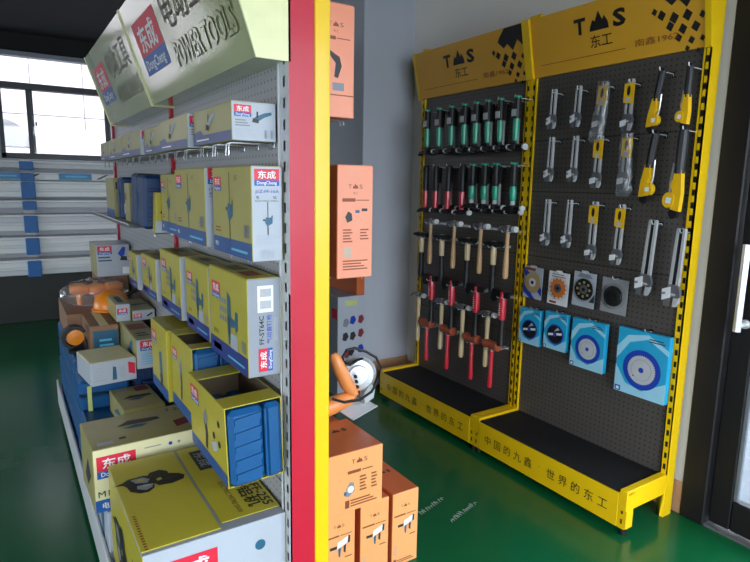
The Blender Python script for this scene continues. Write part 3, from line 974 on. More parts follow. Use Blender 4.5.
def hammer_parts(kind):
    """local frame: handle along -Z from the top at 0; +Y away from the photographer. Returns [(name, mesh, label)]"""
    R = []
    if kind in ('green', 'redbody', 'greenlow', 'plainrear'):          # head hangs at the bottom
        Lh = {'green': 0.285, 'redbody': 0.305, 'greenlow': 0.262, 'plainrear': 0.28}[kind]
        zh = -Lh + 0.018
        h = MB()
        h.cyl((0, -0.012, zh), (0, -0.05, zh), 0.013, 'steel_black', 0.011, 12)
        h.cyl((0, -0.05, zh), (0, -0.058, zh), 0.0155, 'face_glint', n=14)
        h.box((-0.013, -0.014, zh - 0.015), (0.013, 0.014, zh + 0.017), 'steel_black', 0.004)
        h.prism([(0.012, 0.012), (0.035, 0.008), (0.052, -0.006), (0.060, -0.02), (0.05, -0.016), (0.034, -0.008), (0.012, -0.014)], lambda a, b, d: (d, a, zh + b), -0.012, 0.012, 'steel_black')
        R.append(('head', h.mesh('head'), None))
        g = MB()
        if kind == 'green':
            g.tube([(0, 0, -0.006), (0, 0, -0.05), (0, 0, -0.09), (0, 0, -0.12)], 0, 'rubber_black', 10, [0.0145, 0.0135, 0.0155, 0.013])
            R.append(('grip', g.mesh('grip'), 'black rubber grip'))
            s = MB().tube([(0, 0, 0.0), (0, 0, -0.006), (0, 0, -0.012)], 0, 'green_plastic', 10, [0.012, 0.017, 0.016])
            R.append(('end_cap', s.mesh('end_cap'), 'green end cap'))
            s = MB().tube([(0, 0, -0.118), (0, 0, -0.16), (0, 0, -0.215), (0, 0, -0.235)], 0, 'green_plastic', 10, [0.0125, 0.0135, 0.012, 0.01])
            R.append(('shaft', s.mesh('shaft'), 'green shaft'))
            nk = MB().cyl((0, 0, -0.232), (0, 0, zh), 0.0095, 'rubber_black', n=10)
            R.append(('neck', nk.mesh('neck'), None))
            tg = MB().box((-0.019, -0.013, -0.108), (-0.0165, 0.013, -0.072), 'sticker_grey', 0.0006)
            R.append(('sticker', tg.mesh('sticker'), 'pale sticker'))
        elif kind == 'redbody':
            g.tube([(0, 0, 0.0), (0, 0, -0.01), (0, 0, -0.08), (0, 0, -0.13), (0, 0, -0.165)], 0, 'rubber_black', 10, [0.012, 0.0155, 0.0135, 0.0155, 0.013])
            R.append(('grip', g.mesh('grip'), 'black rubber grip'))
            s = MB().tube([(0, 0, -0.163), (0, 0, -0.2), (0, 0, -0.25), (0, 0, zh)], 0, 'red_plastic', 10, [0.0135, 0.014, 0.0125, 0.011])
            R.append(('shaft', s.mesh('shaft'), 'red shaft'))
        elif kind == 'greenlow':
            g.tube([(0, 0, -0.004), (0, 0, -0.05), (0, 0, -0.11), (0, 0, -0.128)], 0, 'rubber_black', 10, [0.0145, 0.0135, 0.0155, 0.012])
            R.append(('grip', g.mesh('grip'), 'black rubber grip'))
            s = MB().tube([(0, 0, 0.002), (0, 0, -0.003), (0, 0, -0.01)], 0, 'green_plastic', 10, [0.012, 0.018, 0.0165])
            R.append(('end_cap', s.mesh('end_cap'), 'green end cap'))
            s = MB().tube([(0, 0, -0.126), (0, 0, -0.15), (0, 0, -0.19), (0, 0, -0.205)], 0, 'green_plastic', 10, [0.0125, 0.0155, 0.0145, 0.011])
            R.append(('shaft', s.mesh('shaft'), 'green shaft'))
            tg = MB().cyl((0, 0, -0.203), (0, 0, zh), 0.0105, 'sticker_grey', n=10)
            R.append(('neck', tg.mesh('neck'), 'pale neck'))
        else:
            g.tube([(0, 0, 0), (0, 0, -0.02), (0, 0, -0.08), (0, 0, -0.11)], 0, 'rubber_black', 8, [0.011, 0.014, 0.013, 0.011])
            R.append(('grip', g.mesh('grip'), None))
            s = MB().cyl((0, 0, -0.105), (0, 0, zh), 0.011, 'grey_shaft', n=8)
            R.append(('shaft', s.mesh('shaft'), 'grey shaft'))
        return R
    if kind == 'ballpein':
        h = MB()
        h.box((-0.013, -0.016, -0.016), (0.013, 0.016, 0.016), 'steel_dark', 0.005)
        h.cyl((0, -0.014, 0), (0, -0.032, 0), 0.011, 'steel_dark', n=12)
        h.cyl((0, -0.032, 0), (0, -0.05, 0), 0.0165, 'face_glint', n=16)
        h.lathe([(0.010, 0.0), (0.010, 0.014), (0.014, 0.022), (0.012, 0.034), (0.005, 0.041), (0.0001, 0.042)], (0, 0.014, 0), (0, 1, 0), 'steel_dark', 14)
        R.append(('head', h.mesh('head'), None))
        g = MB().tube([(0, 0, 0.018), (0, 0, -0.03), (0, 0, -0.1), (0, 0, -0.19), (0, 0, -0.26), (0, 0, -0.283)], 0, 'wood_pale', 10, [0.0085, 0.0095, 0.0085, 0.013, 0.014, 0.011])
        R.append(('handle', g.mesh('handle'), 'wooden handle'))
    if kind == 'blackgrip':
        h = MB()
        h.box((-0.015, -0.03, -0.016), (0.015, 0.03, 0.016), 'steel_black', 0.004)
        h.cyl((0, -0.03, 0), (0, -0.046, 0), 0.017, 'steel_black', n=8)
        h.prism([(0.03, 0.014), (0.058, 0.004), (0.058, -0.002), (0.03, -0.014)], lambda a, b, d: (d, a, b), -0.014, 0.014, 'steel_black')
        R.append(('head', h.mesh('head'), None))
        g = MB().tube([(0, 0, 0.017), (0, 0, -0.05), (0, 0, -0.13)], 0, 'wood_light', 10, [0.011, 0.014, 0.0125])
        R.append(('handle', g.mesh('handle'), 'pale wooden handle'))
        k = MB().tube([(0, 0, -0.12), (0, 0, -0.17), (0, 0, -0.26), (0, 0, -0.287)], 0, 'rubber_black', 10, [0.0135, 0.0125, 0.0155, 0.013])
        R.append(('grip', k.mesh('grip'), 'black grip'))
    if kind == 'hatchet':
        h = MB()
        h.prism([(-0.022, 0.018), (0.02, 0.018), (0.055, 0.028), (0.072, 0.024), (0.078, -0.03), (0.066, -0.05), (0.04, -0.022), (0.012, -0.02), (-0.022, -0.016)], lambda a, b, d: (d, a - 0.012, b), -0.009, 0.009, 'steel_black')
        R.append(('head', h.mesh('head'), None))
        s = MB().tube([(0, 0, 0.018), (0, 0, -0.04), (0, 0, -0.10), (0, 0, -0.148)], 0, 'red_plastic', 10, [0.012, 0.0155, 0.0165, 0.014])
        R.append(('handle', s.mesh('handle'), 'red upper handle'))
        k = MB().tube([(0, 0, -0.145), (0, 0, -0.19), (0, 0, -0.26), (0, 0, -0.30)], 0, 'rubber_black', 10, [0.0145, 0.0125, 0.0145, 0.017])
        R.append(('grip', k.mesh('grip'), 'black lower grip'))
        p = Print((-0.0168, 0.006, -0.12), (0, -1, 0), (0, 0, 1), 0.0004)
        p.lines(0.001, 0.0, 0.010, 0.075, 6, 'ink_white')
        R.append(('printed_label', p.mb.mesh('printed_label', 0), 'small white lettering'))
    if kind == 'clawwood':
        h = MB()
        h.box((-0.013, -0.018, -0.015), (0.013, 0.018, 0.015), 'steel_dark', 0.004)
        h.cyl((0, -0.016, 0), (0, -0.036, 0), 0.0115, 'steel_black', n=12)
        h.cyl((0, -0.036, 0), (0, -0.052, 0), 0.016, 'face_glint', n=16)
        h.prism([(0.016, 0.013), (0.038, 0.01), (0.056, -0.004), (0.068, -0.022), (0.06, -0.02), (0.04, -0.006), (0.016, -0.012)], lambda a, b, d: (d, a, b), -0.012, 0.012, 'steel_dark')
        R.append(('head', h.mesh('head'), None))
        g = MB().tube([(0, 0, 0.016), (0, 0, -0.05), (0, 0, -0.14), (0, 0, -0.24), (0, 0, -0.31), (0, 0, -0.325)], 0, 'wood_light', 10, [0.009, 0.0125, 0.0105, 0.0135, 0.0145, 0.011])
        R.append(('handle', g.mesh('handle'), 'pale wooden handle'))
    if kind == 'mallet':
        h = MB()
        h.lathe([(0.0001, -0.052), (0.024, -0.052), (0.028, -0.046), (0.025, -0.02), (0.0235, 0.0), (0.025, 0.02), (0.028, 0.046), (0.024, 0.052), (0.0001, 0.052)], (0, 0, 0), (0, 1, 0), 'mallet_rubber', 18)
        R.append(('head', h.mesh('head'), 'brown rubber head'))
        g = MB().tube([(0, 0, 0.02), (0, 0, -0.05), (0, 0, -0.15), (0, 0, -0.24), (0, 0, -0.262)], 0, 'red_plastic', 10, [0.0105, 0.012, 0.0115, 0.014, 0.012])
        R.append(('handle', g.mesh('handle'), 'red handle'))
    return R


HP = {}
FAT = {'green': 1.3, 'redbody': 1.3, 'greenlow': 1.3, 'plainrear': 1.25, 'hatchet': 1.35, 'blackgrip': 1.3, 'ballpein': 1.22, 'clawwood': 1.2, 'mallet': 1.1}


def hang(kind, name, label, cat, group, x, y, z, tilt=0.0, parts_fn=None, mirror=False):
    key = (kind, mirror)
    if key not in HP:
        HP[key] = (parts_fn or hammer_parts)(kind)
    t = thing(name, label, cat, (x, y, z), (tilt, 0, 0), group)
    for n_, me, lb in HP[key]:
        o = child(n_, me, t)
        if kind in FAT:
            o.scale = (FAT[kind], FAT[kind], 1)
        if lb:
            o['label'] = lb
    return t


XH = 2.352
rows = [
    ('green', 'claw_hammer', 'green-shafted claw hammer with pale sticker, top row of hammers, %s from left', 1.979, (3.048, 2.926, 2.807, 2.688, 2.586, 2.491, 2.394, 2.269), 'green and black hammers of the top row', 'hook'),
    ('redbody', 'claw_hammer', 'black-gripped hammer with red lower shaft, second row of left pegboard bay, %s from left', 1.627, (3.047, 2.943, 2.815, 2.685), 'red and black hammers of the second row', 'hook'),
    ('greenlow', 'claw_hammer', 'black-gripped hammer with green middle, second row of left pegboard bay, %s green one from left', 1.627, (2.596, 2.495, 2.403, 2.270), 'green and black hammers of the second row', 'hook'),
    ('ballpein', 'ball_pein_hammer', 'ball pein hammer with bright round face and wooden handle, third row, %s from left', 1.268, (2.998, 2.760, 2.521, 2.304), 'wooden handled hammers of the third row', 'fork'),
    ('blackgrip', 'stoning_hammer', 'black-headed hammer with pale wood neck and black grip, hung between ball peins, %s from left', 1.172, (3.090, 2.878, 2.630, 2.407), 'black gripped hammers of the third row', 'fork'),
    ('hatchet', 'hatchet', 'black-bladed hatchet with red upper handle and black grip, fourth row, %s from left', 0.890, (2.967, 2.762, 2.530, 2.314), 'red handled hatchets', 'fork'),
    ('clawwood', 'claw_hammer', 'claw hammer with chrome face and long pale wooden handle, among the hatchets, %s from left', 0.757, (3.104, 2.854, 2.648, 2.426), 'wooden claw hammers', 'fork'),
    ('mallet', 'rubber_mallet', 'brown rubber mallet on a red handle, bottom row above the black deck, %s from left', 0.578, (3.005, 2.784, 2.555, 2.381), 'red handled mallets', 'fork'),
]
rr = random.Random(3)
for kind, nm, lab, z, ys, grp, hk in rows:
    for i, y in enumerate(ys):
        lb = lab % ORD[i]
        hang(kind, nm, lb, 'hatchet' if kind == 'hatchet' else 'mallet' if kind == 'mallet' else 'hammer', grp, XH if hk == 'hook' else XH + 0.015, y, z, rr.uniform(-0.02, 0.02))
        short = lb.split(',')[0]
        hl = 'chrome peg hook for the %s %s, row at %s height' % (ORD[i], short.split(' with ')[0].split(' on ')[0], {1.979: 'sign', 1.627: 'upper', 1.268: 'middle', 1.172: 'lower middle', 0.890: 'waist', 0.757: 'lower', 0.578: 'bottom'}[z])
        if kind == 'greenlow':
            hl = 'chrome peg hook for the %s green-banded hammer of the second row' % ORD[i]
        if hk == 'hook':
            hook(y, z - 0.012, 0.145, hl, 'peg hooks of the hammer bay')
        else:
            thing('peg_fork', hl.replace('peg hook', 'two-pronged peg hook'), 'hook', (XP - 0.0005, y, z - (0.032 if kind == 'mallet' else 0.02)), (0, 0, 0), 'peg hooks of the hammer bay', FORK)
for r_, (z, ys) in enumerate(((1.975, (2.987, 2.866, 2.748, 2.637, 2.538, 2.442, 2.331)), (1.622, (2.995, 2.879, 2.75, 2.64, 2.545, 2.449, 2.336)))):
    for i, y in enumerate(ys):
        hang('plainrear', 'claw_hammer', 'grey-shafted hammer hung back against the pegboard, %s row, %s from left' % (('top', 'second')[r_], ORD[i]), 'hammer', 'grey shafted hammers at the back', 2.425, y, z, rr.uniform(-0.015, 0.015))
        hook(y, z - 0.010, 0.06, 'short chrome hook of the %s grey-shafted hammer, %s row' % (ORD[i], ('top', 'second')[r_]), 'short peg hooks of the hammer bay')


# ------------------------------------------------------------------ wrenches
def arc(c, r, a0, a1, n):
    return [(c[0] + r * math.cos(math.radians(a0 + (a1 - a0) * i / n)), c[1] + r * math.sin(math.radians(a0 + (a1 - a0) * i / n))) for i in range(n + 1)]


def wrench_parts(kind):
    """adjustable wrench, jaws down. local: handle along -Z from the hanging hole; outline in (Y,Z)"""
    kind, row = kind[:-1], int(kind[-1])
    L = {'small': (0.175, 0.205, 0.222), 'card': (0.205, 0.225, 0.262), 'large': (0.30, 0.30, 0.315)}[kind][row]
    w = {'small': 0.0140, 'card': 0.0150, 'large': 0.0195}[kind]
    k = w / 0.0115
    F = lambda a, b, d: (d, a, b)
    R = []
    h = MB()
    zt, zb = 0.008, -L + 0.045 * k
    h.prism([(-w, zb), (-w * 0.92, zt - 0.02), (-w * 0.6, zt), (w * 0.6, zt), (w * 0.92, zt - 0.02), (w, zb)], F, -0.0025, 0.0025, 'steel_black')
    for s in (-1, 1):                     # the two raised flanges of the I-section
        h.prism([(s * w * 1.12, zb - 0.01), (s * w * 0.98, zt - 0.006), (s * w * 0.80, zt), (s * w * 0.42, zt), (s * w * 0.46, zb - 0.01)][::s], F, -0.0075, 0.0075, 'chrome')
    h.prism(arc((0, zt - 0.010), w * 0.62, 0, 360, 14)[:-1], F, -0.005, 0.005, 'steel_dark')
    h.prism(arc((0, zt - 0.010), w * 0.34, 0, 360, 12)[:-1], F, -0.0056, 0.0056, 'slot_dark')
    R.append(('handle', h.mesh('handle'), None))
    zj = -L
    H = zb - zj
    b = MB().prism([(-w * 1.05, zb + 0.004), (w * 1.05, zb + 0.004), (w * 1.75, zj + 0.62 * H), (w * 1.95, zj + 0.3 * H), (w * 1.7, zj - 0.22 * H), (w * 0.75, zj - 0.24 * H), (w * 0.55, zj + 0.30 * H), (-w * 1.55, zj + 0.36 * H), (-w * 1.7, zj + 0.62 * H)], F, -0.0085, 0.0085, 'steel_dark')
    R.append(('jaw', b.mesh('jaw'), None))
    j = MB().prism([(-w * 1.55, zj + 0.34 * H), (-w * 0.35, zj + 0.30 * H), (-w * 0.30, zj - 0.20 * H), (-w * 0.95, zj - 0.20 * H), (-w * 1.45, zj + 0.05 * H)], F, -0.007, 0.007, 'chrome')
    j.cyl((0.0, -w * 0.75, zj + 0.48 * H), (0.0, w * 0.35, zj + 0.48 * H), 0.0105, 'chrome', n=10)
    R.append(('moving_jaw', j.mesh('moving_jaw'), None))
    if kind in ('small', 'large'):
        t = MB().prism([(w * 0.4, zj + 0.042 * k), (w * 2.3, zj + 0.032 * k), (w * 2.1, zj + 0.006), (w * 0.2, zj + 0.014 * k)], F, -0.0118, -0.0105, 'tag_white')
        R.append(('price_tag', t.mesh('price_tag'), 'white price tag'))
        p = Print((-0.0118, w * 2.1, zj + 0.018 * k), (0, -1, 0.35), (0, 0.35, 1), 0.0005)
        p.rect(0, 0, w * 0.8, 0.010, 'ink_grey')
        R.append(('tag_print', p.mb.mesh('tag_print', 0), None))
    else:
        c = MB().prism([(-0.027, -0.012), (0.024, -0.012), (0.024, -0.094), (-0.027, -0.102)], F, -0.0125, -0.0095, 'tool_yellow')
        R.append(('hang_card', c.mesh('hang_card'), 'yellow hang card'))
        p = Print((-0.0125, 0, -0.05), (0, -1, 0), (0, 0, 1), 0.0005)
        p.poly(circ(0, 0.006, 0.022, 14, 0.0085), 'ink_black')
        p.rect(-0.012, -0.042, 0.012, -0.024, 'ink_steel')
        R.append(('card_print', p.mb.mesh('card_print', 0), None))
        t = MB().prism([(0.002, zj + 0.038), (0.032, zj + 0.030), (0.030, zj + 0.004), (0.0, zj + 0.012)], F, -0.0118, -0.0105, 'tag_white')
        R.append(('price_tag', t.mesh('price_tag'), 'white price tag'))
    return R


def bag_part(t, L, seed, z0=-0.01):
    """crumpled clear polythene sleeve round a wrench"""
    rnd = random.Random(seed)
    nu, nv = 14, 16
    vs = []
    for j in range(nv + 1):
        f = j / nv
        for i in range(nu):
            a = 2 * PI * i / nu
            r = 1 + rnd.uniform(-0.16, 0.16)
            wy = (0.030 + 0.010 * f) * (0.7 if j == nv else 1)
            wx = 0.020 if 0 < j < nv else 0.006
            vs.append((-0.002 + math.cos(a) * wx * r - 0.003, math.sin(a) * wy * r + 0.006 * math.sin(f * 5 + seed), z0 - f * L))
    fs = [[j * nu + i, j * nu + (i + 1) % nu, (j + 1) * nu + (i + 1) % nu, (j + 1) * nu + i] for j in range(nv) for i in range(nu)]
    o = MB().add(vs, fs, 'clear_plastic').part('plastic_sleeve', t, 60, world=False)
    o['label'] = 'crumpled clear plastic sleeve'


def pipe_wrench_parts(kind):
    mir = -1 if kind.endswith('m') else 1          # lobe towards the near side (+1) or the far side (-1)
    k = {'pw': 0.95, 'pwm': 0.93, 'big': 1.12, 'bigm': 1.36}[kind]
    F = lambda a, b, d: (d, a * mir * k * 0.78, b * k)
    R = []
    h = MB()
    ps = [Vector(F(a, b, 0)) for a, b in ((-0.004, 0.0), (-0.002, -0.03), (0.004, -0.13))]
    h.tube(ps, 0, 'grip_blue_black', 10, [0.0145 * k, 0.0160 * k, 0.0150 * k])
    h.cyl(F(-0.004, 0.003, -0.004), F(-0.004, 0.003, 0.004), 0.011 * k, 'rubber_black', n=12)
    R.append(('handle', h.mesh('handle'), 'black handle'))
    b = MB().prism([(-0.010, -0.118), (0.018, -0.118), (0.030, -0.19), (0.030, -0.245), (-0.004, -0.24), (-0.006, -0.2), (-0.012, -0.16)], F, -0.013, 0.013, 'tool_yellow')
    b.prism(arc((-0.016, -0.212), 0.024, 0, 360, 20)[:-1], F, -0.017, 0.010, 'tool_yellow')
    b.prism([(-0.014, -0.150), (-0.020, -0.165), (-0.012, -0.18), (-0.004, -0.17)], F, -0.011, 0.011, 'tool_yellow')
    R.append(('jaw_body', b.mesh('jaw_body'), 'yellow jaw body'))
    j = MB().prism([(-0.008, -0.238), (0.026, -0.243), (0.022, -0.262), (0.002, -0.27), (-0.010, -0.258)], F, -0.010, 0.010, 'steel_black')
    j.tube([Vector(F(-0.022, -0.10, 0)), Vector(F(-0.026, -0.16, 0)), Vector(F(-0.02, -0.2, 0))], 0.0035 * k, 'chrome', 6)
    R.append(('hook_jaw', j.mesh('hook_jaw'), None))
    s = MB().prism([(a - 0.013, b - 0.213) for a, b in ((-0.013, -0.008), (0.009, -0.01), (0.011, 0.008), (-0.011, 0.01))], F, -0.0178, -0.0172, 'tag_white')
    R.append(('sticker', s.mesh('sticker'), 'white sticker'))
    return R


XT = 2.405
WR = [  # kind, name, y, z, tilt, label
    ('small', 'adjustable_wrench', 2.071, 1.983, 0.02, 'chrome adjustable wrench with white tag, top row of right bay, first from left'),
    ('small', 'adjustable_wrench', 1.920, 1.981, 0.03, 'chrome adjustable wrench with white tag, top row of right bay, second from left'),
    ('card', 'adjustable_wrench', 1.775, 1.981, 0.10, 'yellow-carded wrench in long crumpled plastic sleeve, top row of right bay'),
    ('card', 'adjustable_wrench', 1.640, 1.975, 0.02, 'yellow-carded wrench without a sleeve, top row, left of the pipe wrenches'),
    ('small', 'adjustable_wrench', 2.066, 1.746, 0.02, 'chrome adjustable wrench with white tag, second row of right bay, first from left'),
    ('small', 'adjustable_wrench', 1.917, 1.744, 0.02, 'chrome adjustable wrench with white tag, second row of right bay, second from left'),
    ('card', 'adjustable_wrench', 1.779, 1.738, 0.02, 'yellow-carded wrench without a sleeve in the second row of right bay'),
    ('card', 'adjustable_wrench', 1.628, 1.737, 0.03, 'yellow-carded wrench in hazy plastic sleeve, second row of right bay'),
    ('small', 'adjustable_wrench', 2.064, 1.430, 0.01, 'chrome adjustable wrench, third row of right bay, first from left above striped disc card'),
    ('small', 'adjustable_wrench', 1.925, 1.431, 0.02, 'chrome adjustable wrench, third row of right bay, second from left above orange disc'),
    ('card', 'adjustable_wrench', 1.776, 1.428, 0.02, 'yellow-carded wrench, third row of right bay, first of the two from left'),
    ('card', 'adjustable_wrench', 1.632, 1.420, 0.03, 'yellow-carded wrench, third row of right bay, nearest the large chrome wrenches'),
    ('large', 'adjustable_wrench', 1.472, 1.358, 0.05, 'large chrome adjustable wrench above the biggest blue blade box'),
    ('large', 'adjustable_wrench', 1.342, 1.330, 0.04, 'large chrome adjustable wrench beside the near yellow upright'),
]
for i, (k, n_, y, z, tl, lb) in enumerate(WR):
    t = hang('w' + k + str(0 if i < 4 else 1 if i < 8 else 2), n_, lb, 'wrench', 'adjustable wrenches on the right bay', XT, y, z, tl, lambda q: wrench_parts(q[1:]))
    if 'sleeve' in lb and 'without' not in lb:
        bag_part(t, 0.285, i, 0.012)
    wh = ('first', 'second', 'third', 'fourth', 'first', 'second', 'third', 'fourth', 'first', 'second', 'third', 'fourth', 'fifth', 'sixth')[i]
    wr = ('top', 'second', 'third')[0 if i < 4 else 1 if i < 8 else 2]
    hook(y, z - 0.010, 0.088, 'chrome peg hook of the %s wrench from left, %s row of right bay' % (wh, wr), 'peg hooks of the wrench bay')
PW = [
    ('pw', 1.487, 1.992, 0.10, 'pipe wrench, black handle and yellow jaws, top row, jaw lobe facing the door'),
    ('pwm', 1.364, 1.992, 0.05, 'pipe wrench, black handle and yellow jaws, top row, against the near yellow upright'),
    ('big', 1.492, 1.736, 0.07, 'longer pipe wrench with white sticker on yellow jaws, second row left of the largest'),
    ('bigm', 1.362, 1.742, 0.06, 'largest pipe wrench, yellow jaws, second row against the near yellow upright'),
]
for k, y, z, tl, lb in PW:
    hang(k, 'pipe_wrench', lb, 'pipe wrench', 'pipe wrenches on the right bay', XT - 0.02, y, z, tl, pipe_wrench_parts)
    hook(y, z - 0.002, 0.11, 'chrome peg hook of the ' + {'pw': 'top pipe wrench with lobe facing the door', 'pwm': 'top pipe wrench against the near upright', 'big': 'longer pipe wrench left of the largest', 'bigm': 'largest pipe wrench'}[k], 'peg hooks of the wrench bay')


# ------------------------------------------------------------------ cutting discs on cards, boxed blades
def toothed(r, n, depth, lean=0.4):
    out = []
    for i in range(n):
        a = 2 * PI * i / n
        out.append((r * math.cos(a), r * math.sin(a)))
        b = a + 2 * PI / n * lean
        out.append(((r - depth) * math.cos(b), (r - depth) * math.sin(b)))
        c = a + 2 * PI / n * 0.9
        out.append(((r - depth * 0.6) * math.cos(c), (r - depth * 0.6) * math.sin(c)))
    return out


DISCS = [
    (2.118, 0.99, 'disc_tan', 24, 'blue', 'tan cutting disc on blue striped hang card, leftmost disc of right bay'),
    (1.947, 0.985, 'disc_orange', 14, 'white', 'orange toothed saw disc on white hang card'),
    (1.790, 1.005, 'steel_black', 30, 'grey', 'dark cutting disc on pale grey hang card, right of the orange disc'),
    (1.622, 1.000, 'steel_black', 0, 'clear', 'black grinding cup disc in clear blister pack, rightmost disc'),
]
for y, z, dm, teeth, style, lb in DISCS:
    y, z = y * 1.022, 1.5 + (z - 1.5) * 1.022
    t = thing('saw_disc_pack', lb, 'saw disc', (2.44, y, z), (0.03, 0, 0), 'carded discs on the right bay')
    F = lambda a, b, d: (d, a, b)
    if style != 'clear':
        MB().prism([(-0.066, -0.09), (0.066, -0.09), (0.066, 0.086), (0.02, 0.086), (0.014, 0.094), (-0.014, 0.094), (-0.02, 0.086), (-0.066, 0.086)], F, -0.0015, 0.0015, {'blue': 'ink_steel', 'white': 'tag_white', 'grey': 'carton_white'}[style]).part('hang_card', t, world=False)
        p = Print((-0.0015, 0.066, -0.09), (0, -1, 0), (0, 0, 1), 0.0006)
        if style == 'blue':
            p.poly([(0.0, 0.13), (0.132, 0.02), (0.132, 0.06), (0.0, 0.17)], 'ink_royal').poly([(0, 0.03), (0.05, 0), (0.09, 0), (0, 0.07)], 'ink_royal').rect(0.01, 0.155, 0.08, 0.17, 'ink_rust', 2)
        elif style == 'white':
            p.lines(0.02, 0.145, 0.09, 0.024, 2, 'ink_grey').rect(0.015, 0.006, 0.06, 0.018, 'ink_rust')
        else:
            p.rect(0, 0.0, 0.132, 0.03, 'ink_steel').poly([(0.02, 0.15), (0.112, 0.15), (0.09, 0.17), (0.04, 0.17)], 'ink_grey').poly([(0.1, 0.03), (0.132, 0.03), (0.132, 0.075)], 'ink_dark')
        p.part('card_print', t)
    else:
        MB().prism([(-0.07, -0.085), (0.07, -0.085), (0.07, 0.085), (-0.07, 0.085)], F, -0.001, 0.001, 'clear_card').part('blister_back', t, world=False)
    d = MB()
    if teeth:
        d.prism(toothed(0.058, teeth, 0.012 if teeth < 20 else 0.005), F, -0.0055, -0.003, dm)
        d.prism(circ(0, 0, 0.024, 20), F, -0.0062, -0.0055, 'tag_white' if style == 'blue' else 'steel_dark')
        d.prism(circ(0, 0, 0.010, 12), F, -0.0068, -0.0061, 'slot_dark')
        if style == 'grey':
            for q in range(8):
                a = q * PI / 4
                d.prism([(0.036 * math.cos(a) + u, 0.036 * math.sin(a) + v) for u, v in ((-0.006, -0.006), (0.006, -0.006), (0.006, 0.006), (-0.006, 0.006))], F, -0.0066, -0.0055, 'disc_tan')
    else:
        d.lathe([(0.0001, 0.001), (0.046, 0.001), (0.050, 0.008), (0.046, 0.018), (0.030, 0.022), (0.026, 0.012), (0.012, 0.012), (0.012, 0.024), (0.0001, 0.024)], (0, 0, 0), (-1, 0, 0), 'disc_black', 28)
    d.part('disc', t, world=False)
    MB().lathe([(0.064, 0.0015), (0.062, 0.018 if teeth == 0 else 0.010), (0.056, 0.028 if teeth == 0 else 0.014), (0.0001, 0.029 if teeth == 0 else 0.015)], (0, 0, 0), (-1, 0, 0), 'blister_plastic', 24).part('blister', t, world=False)
    hook(y, z + 0.083, 0.06, 'short chrome hook above the ' + ' '.join(lb.split()[:5]), 'peg hooks of the wrench bay')

BL = [
    (2.118, 0.745, 0.154, 0.20, True, 'small blue boxed saw blade, leftmost in the lowest row'),
    (1.943, 0.757, 0.153, 0.20, True, 'small blue boxed saw blade, second in the lowest row'),
    (1.742, 0.733, 0.205, 0.25, False, 'middle-sized blue boxed saw blade left of the largest box'),
    (1.452, 0.713, 0.263, 0.31, False, 'largest blue boxed saw blade, nearest the yellow upright'),
]
for y, z, ww, hh, small, lb in BL:
    y, z, ww = y * 1.013, 1.5 + (z - 1.5) * 1.013, ww * 0.96
    t = thing('saw_blade_box', lb, 'saw blade', (2.425, y, z), (0.0, 0, 0), 'blue saw blade boxes', MB().box((-0.014, -ww / 2, -hh / 2), (0.014, ww / 2, hh / 2), 'blue_card', 0.002).mesh('saw_blade_box'))
    p = Print((-0.014, ww / 2, -hh / 2), (0, -1, 0), (0, 0, 1), 0.0006)
    s = ww
    p.poly([(0, 0), (s, 0), (s, hh * 0.32), (s * 0.55, hh * 0.10), (s * 0.22, hh * 0.16), (0, hh * 0.42)], 'ink_ice')
    p.poly([(0, hh * 0.02), (0.0, hh * 0.50), (s * 0.25, hh * 0.80), (s * 0.6, hh * 0.90), (s, hh * 0.72), (s, hh * 0.80), (s * 0.6, hh * 0.97), (s * 0.2, hh * 0.9), (0, hh * 0.7)], 'ink_ice', 1)
    p.poly(circ(s * 0.52, hh * 0.42, s * 0.37, 32), 'ink_royal', 2)
    p.rect(s * 0.02, hh * 0.01, s * 0.13, hh * 0.09, 'ink_royal', 2).rect(s * 0.045, hh * 0.025, s * 0.105, hh * 0.07, 'ink_white', 3)
    p.lines(s * 0.62, hh * 0.86, s * 0.3, hh * 0.07, 2, 'ink_dark')
    p.part('front_print', t)
    q = Print((-0.014 - 0.002, -ww / 2 + ww * (1 - 0.52), -hh / 2 + hh * 0.42), (0, -1, 0), (0, 0, 1), 0.0006)
    if small:
        q.poly(circ(0, 0, s * 0.32, 28), 'ink_black').poly([(-s * 0.3, -0.012), (s * 0.3, 0.004), (s * 0.3, 0.016), (-s * 0.3, 0.0)], 'ink_white', 2).poly(circ(0, 0, s * 0.08, 14), 'ink_royal', 3)
        q.poly([(-s * 0.05, s * 0.1), (s * 0.2, s * 0.2), (s * 0.1, s * 0.28)], 'ink_steel', 2)
    else:
        q.poly(toothed(s * 0.28, 40, s * 0.018), 'blade_silver').poly(circ(0, 0, s * 0.20, 26), 'ink_steel', 2).poly(circ(0, 0, s * 0.19, 26), 'blade_silver', 3).poly(circ(0, 0, s * 0.05, 14), 'ink_royal', 4)
        q.lines(-s * 0.16, -s * 0.16, s * 0.2, s * 0.05, 1, 'ink_dark')
    q.part('blade_picture', t)
    hook(y, z + hh / 2 - 0.004, 0.06, 'short chrome hook behind the ' + lb.split(',')[0].replace(' left of the largest box', '') + {True: ', %s' % ('leftmost' if y > 2 else 'second'), False: ''}[small], 'peg hooks of the wrench bay')


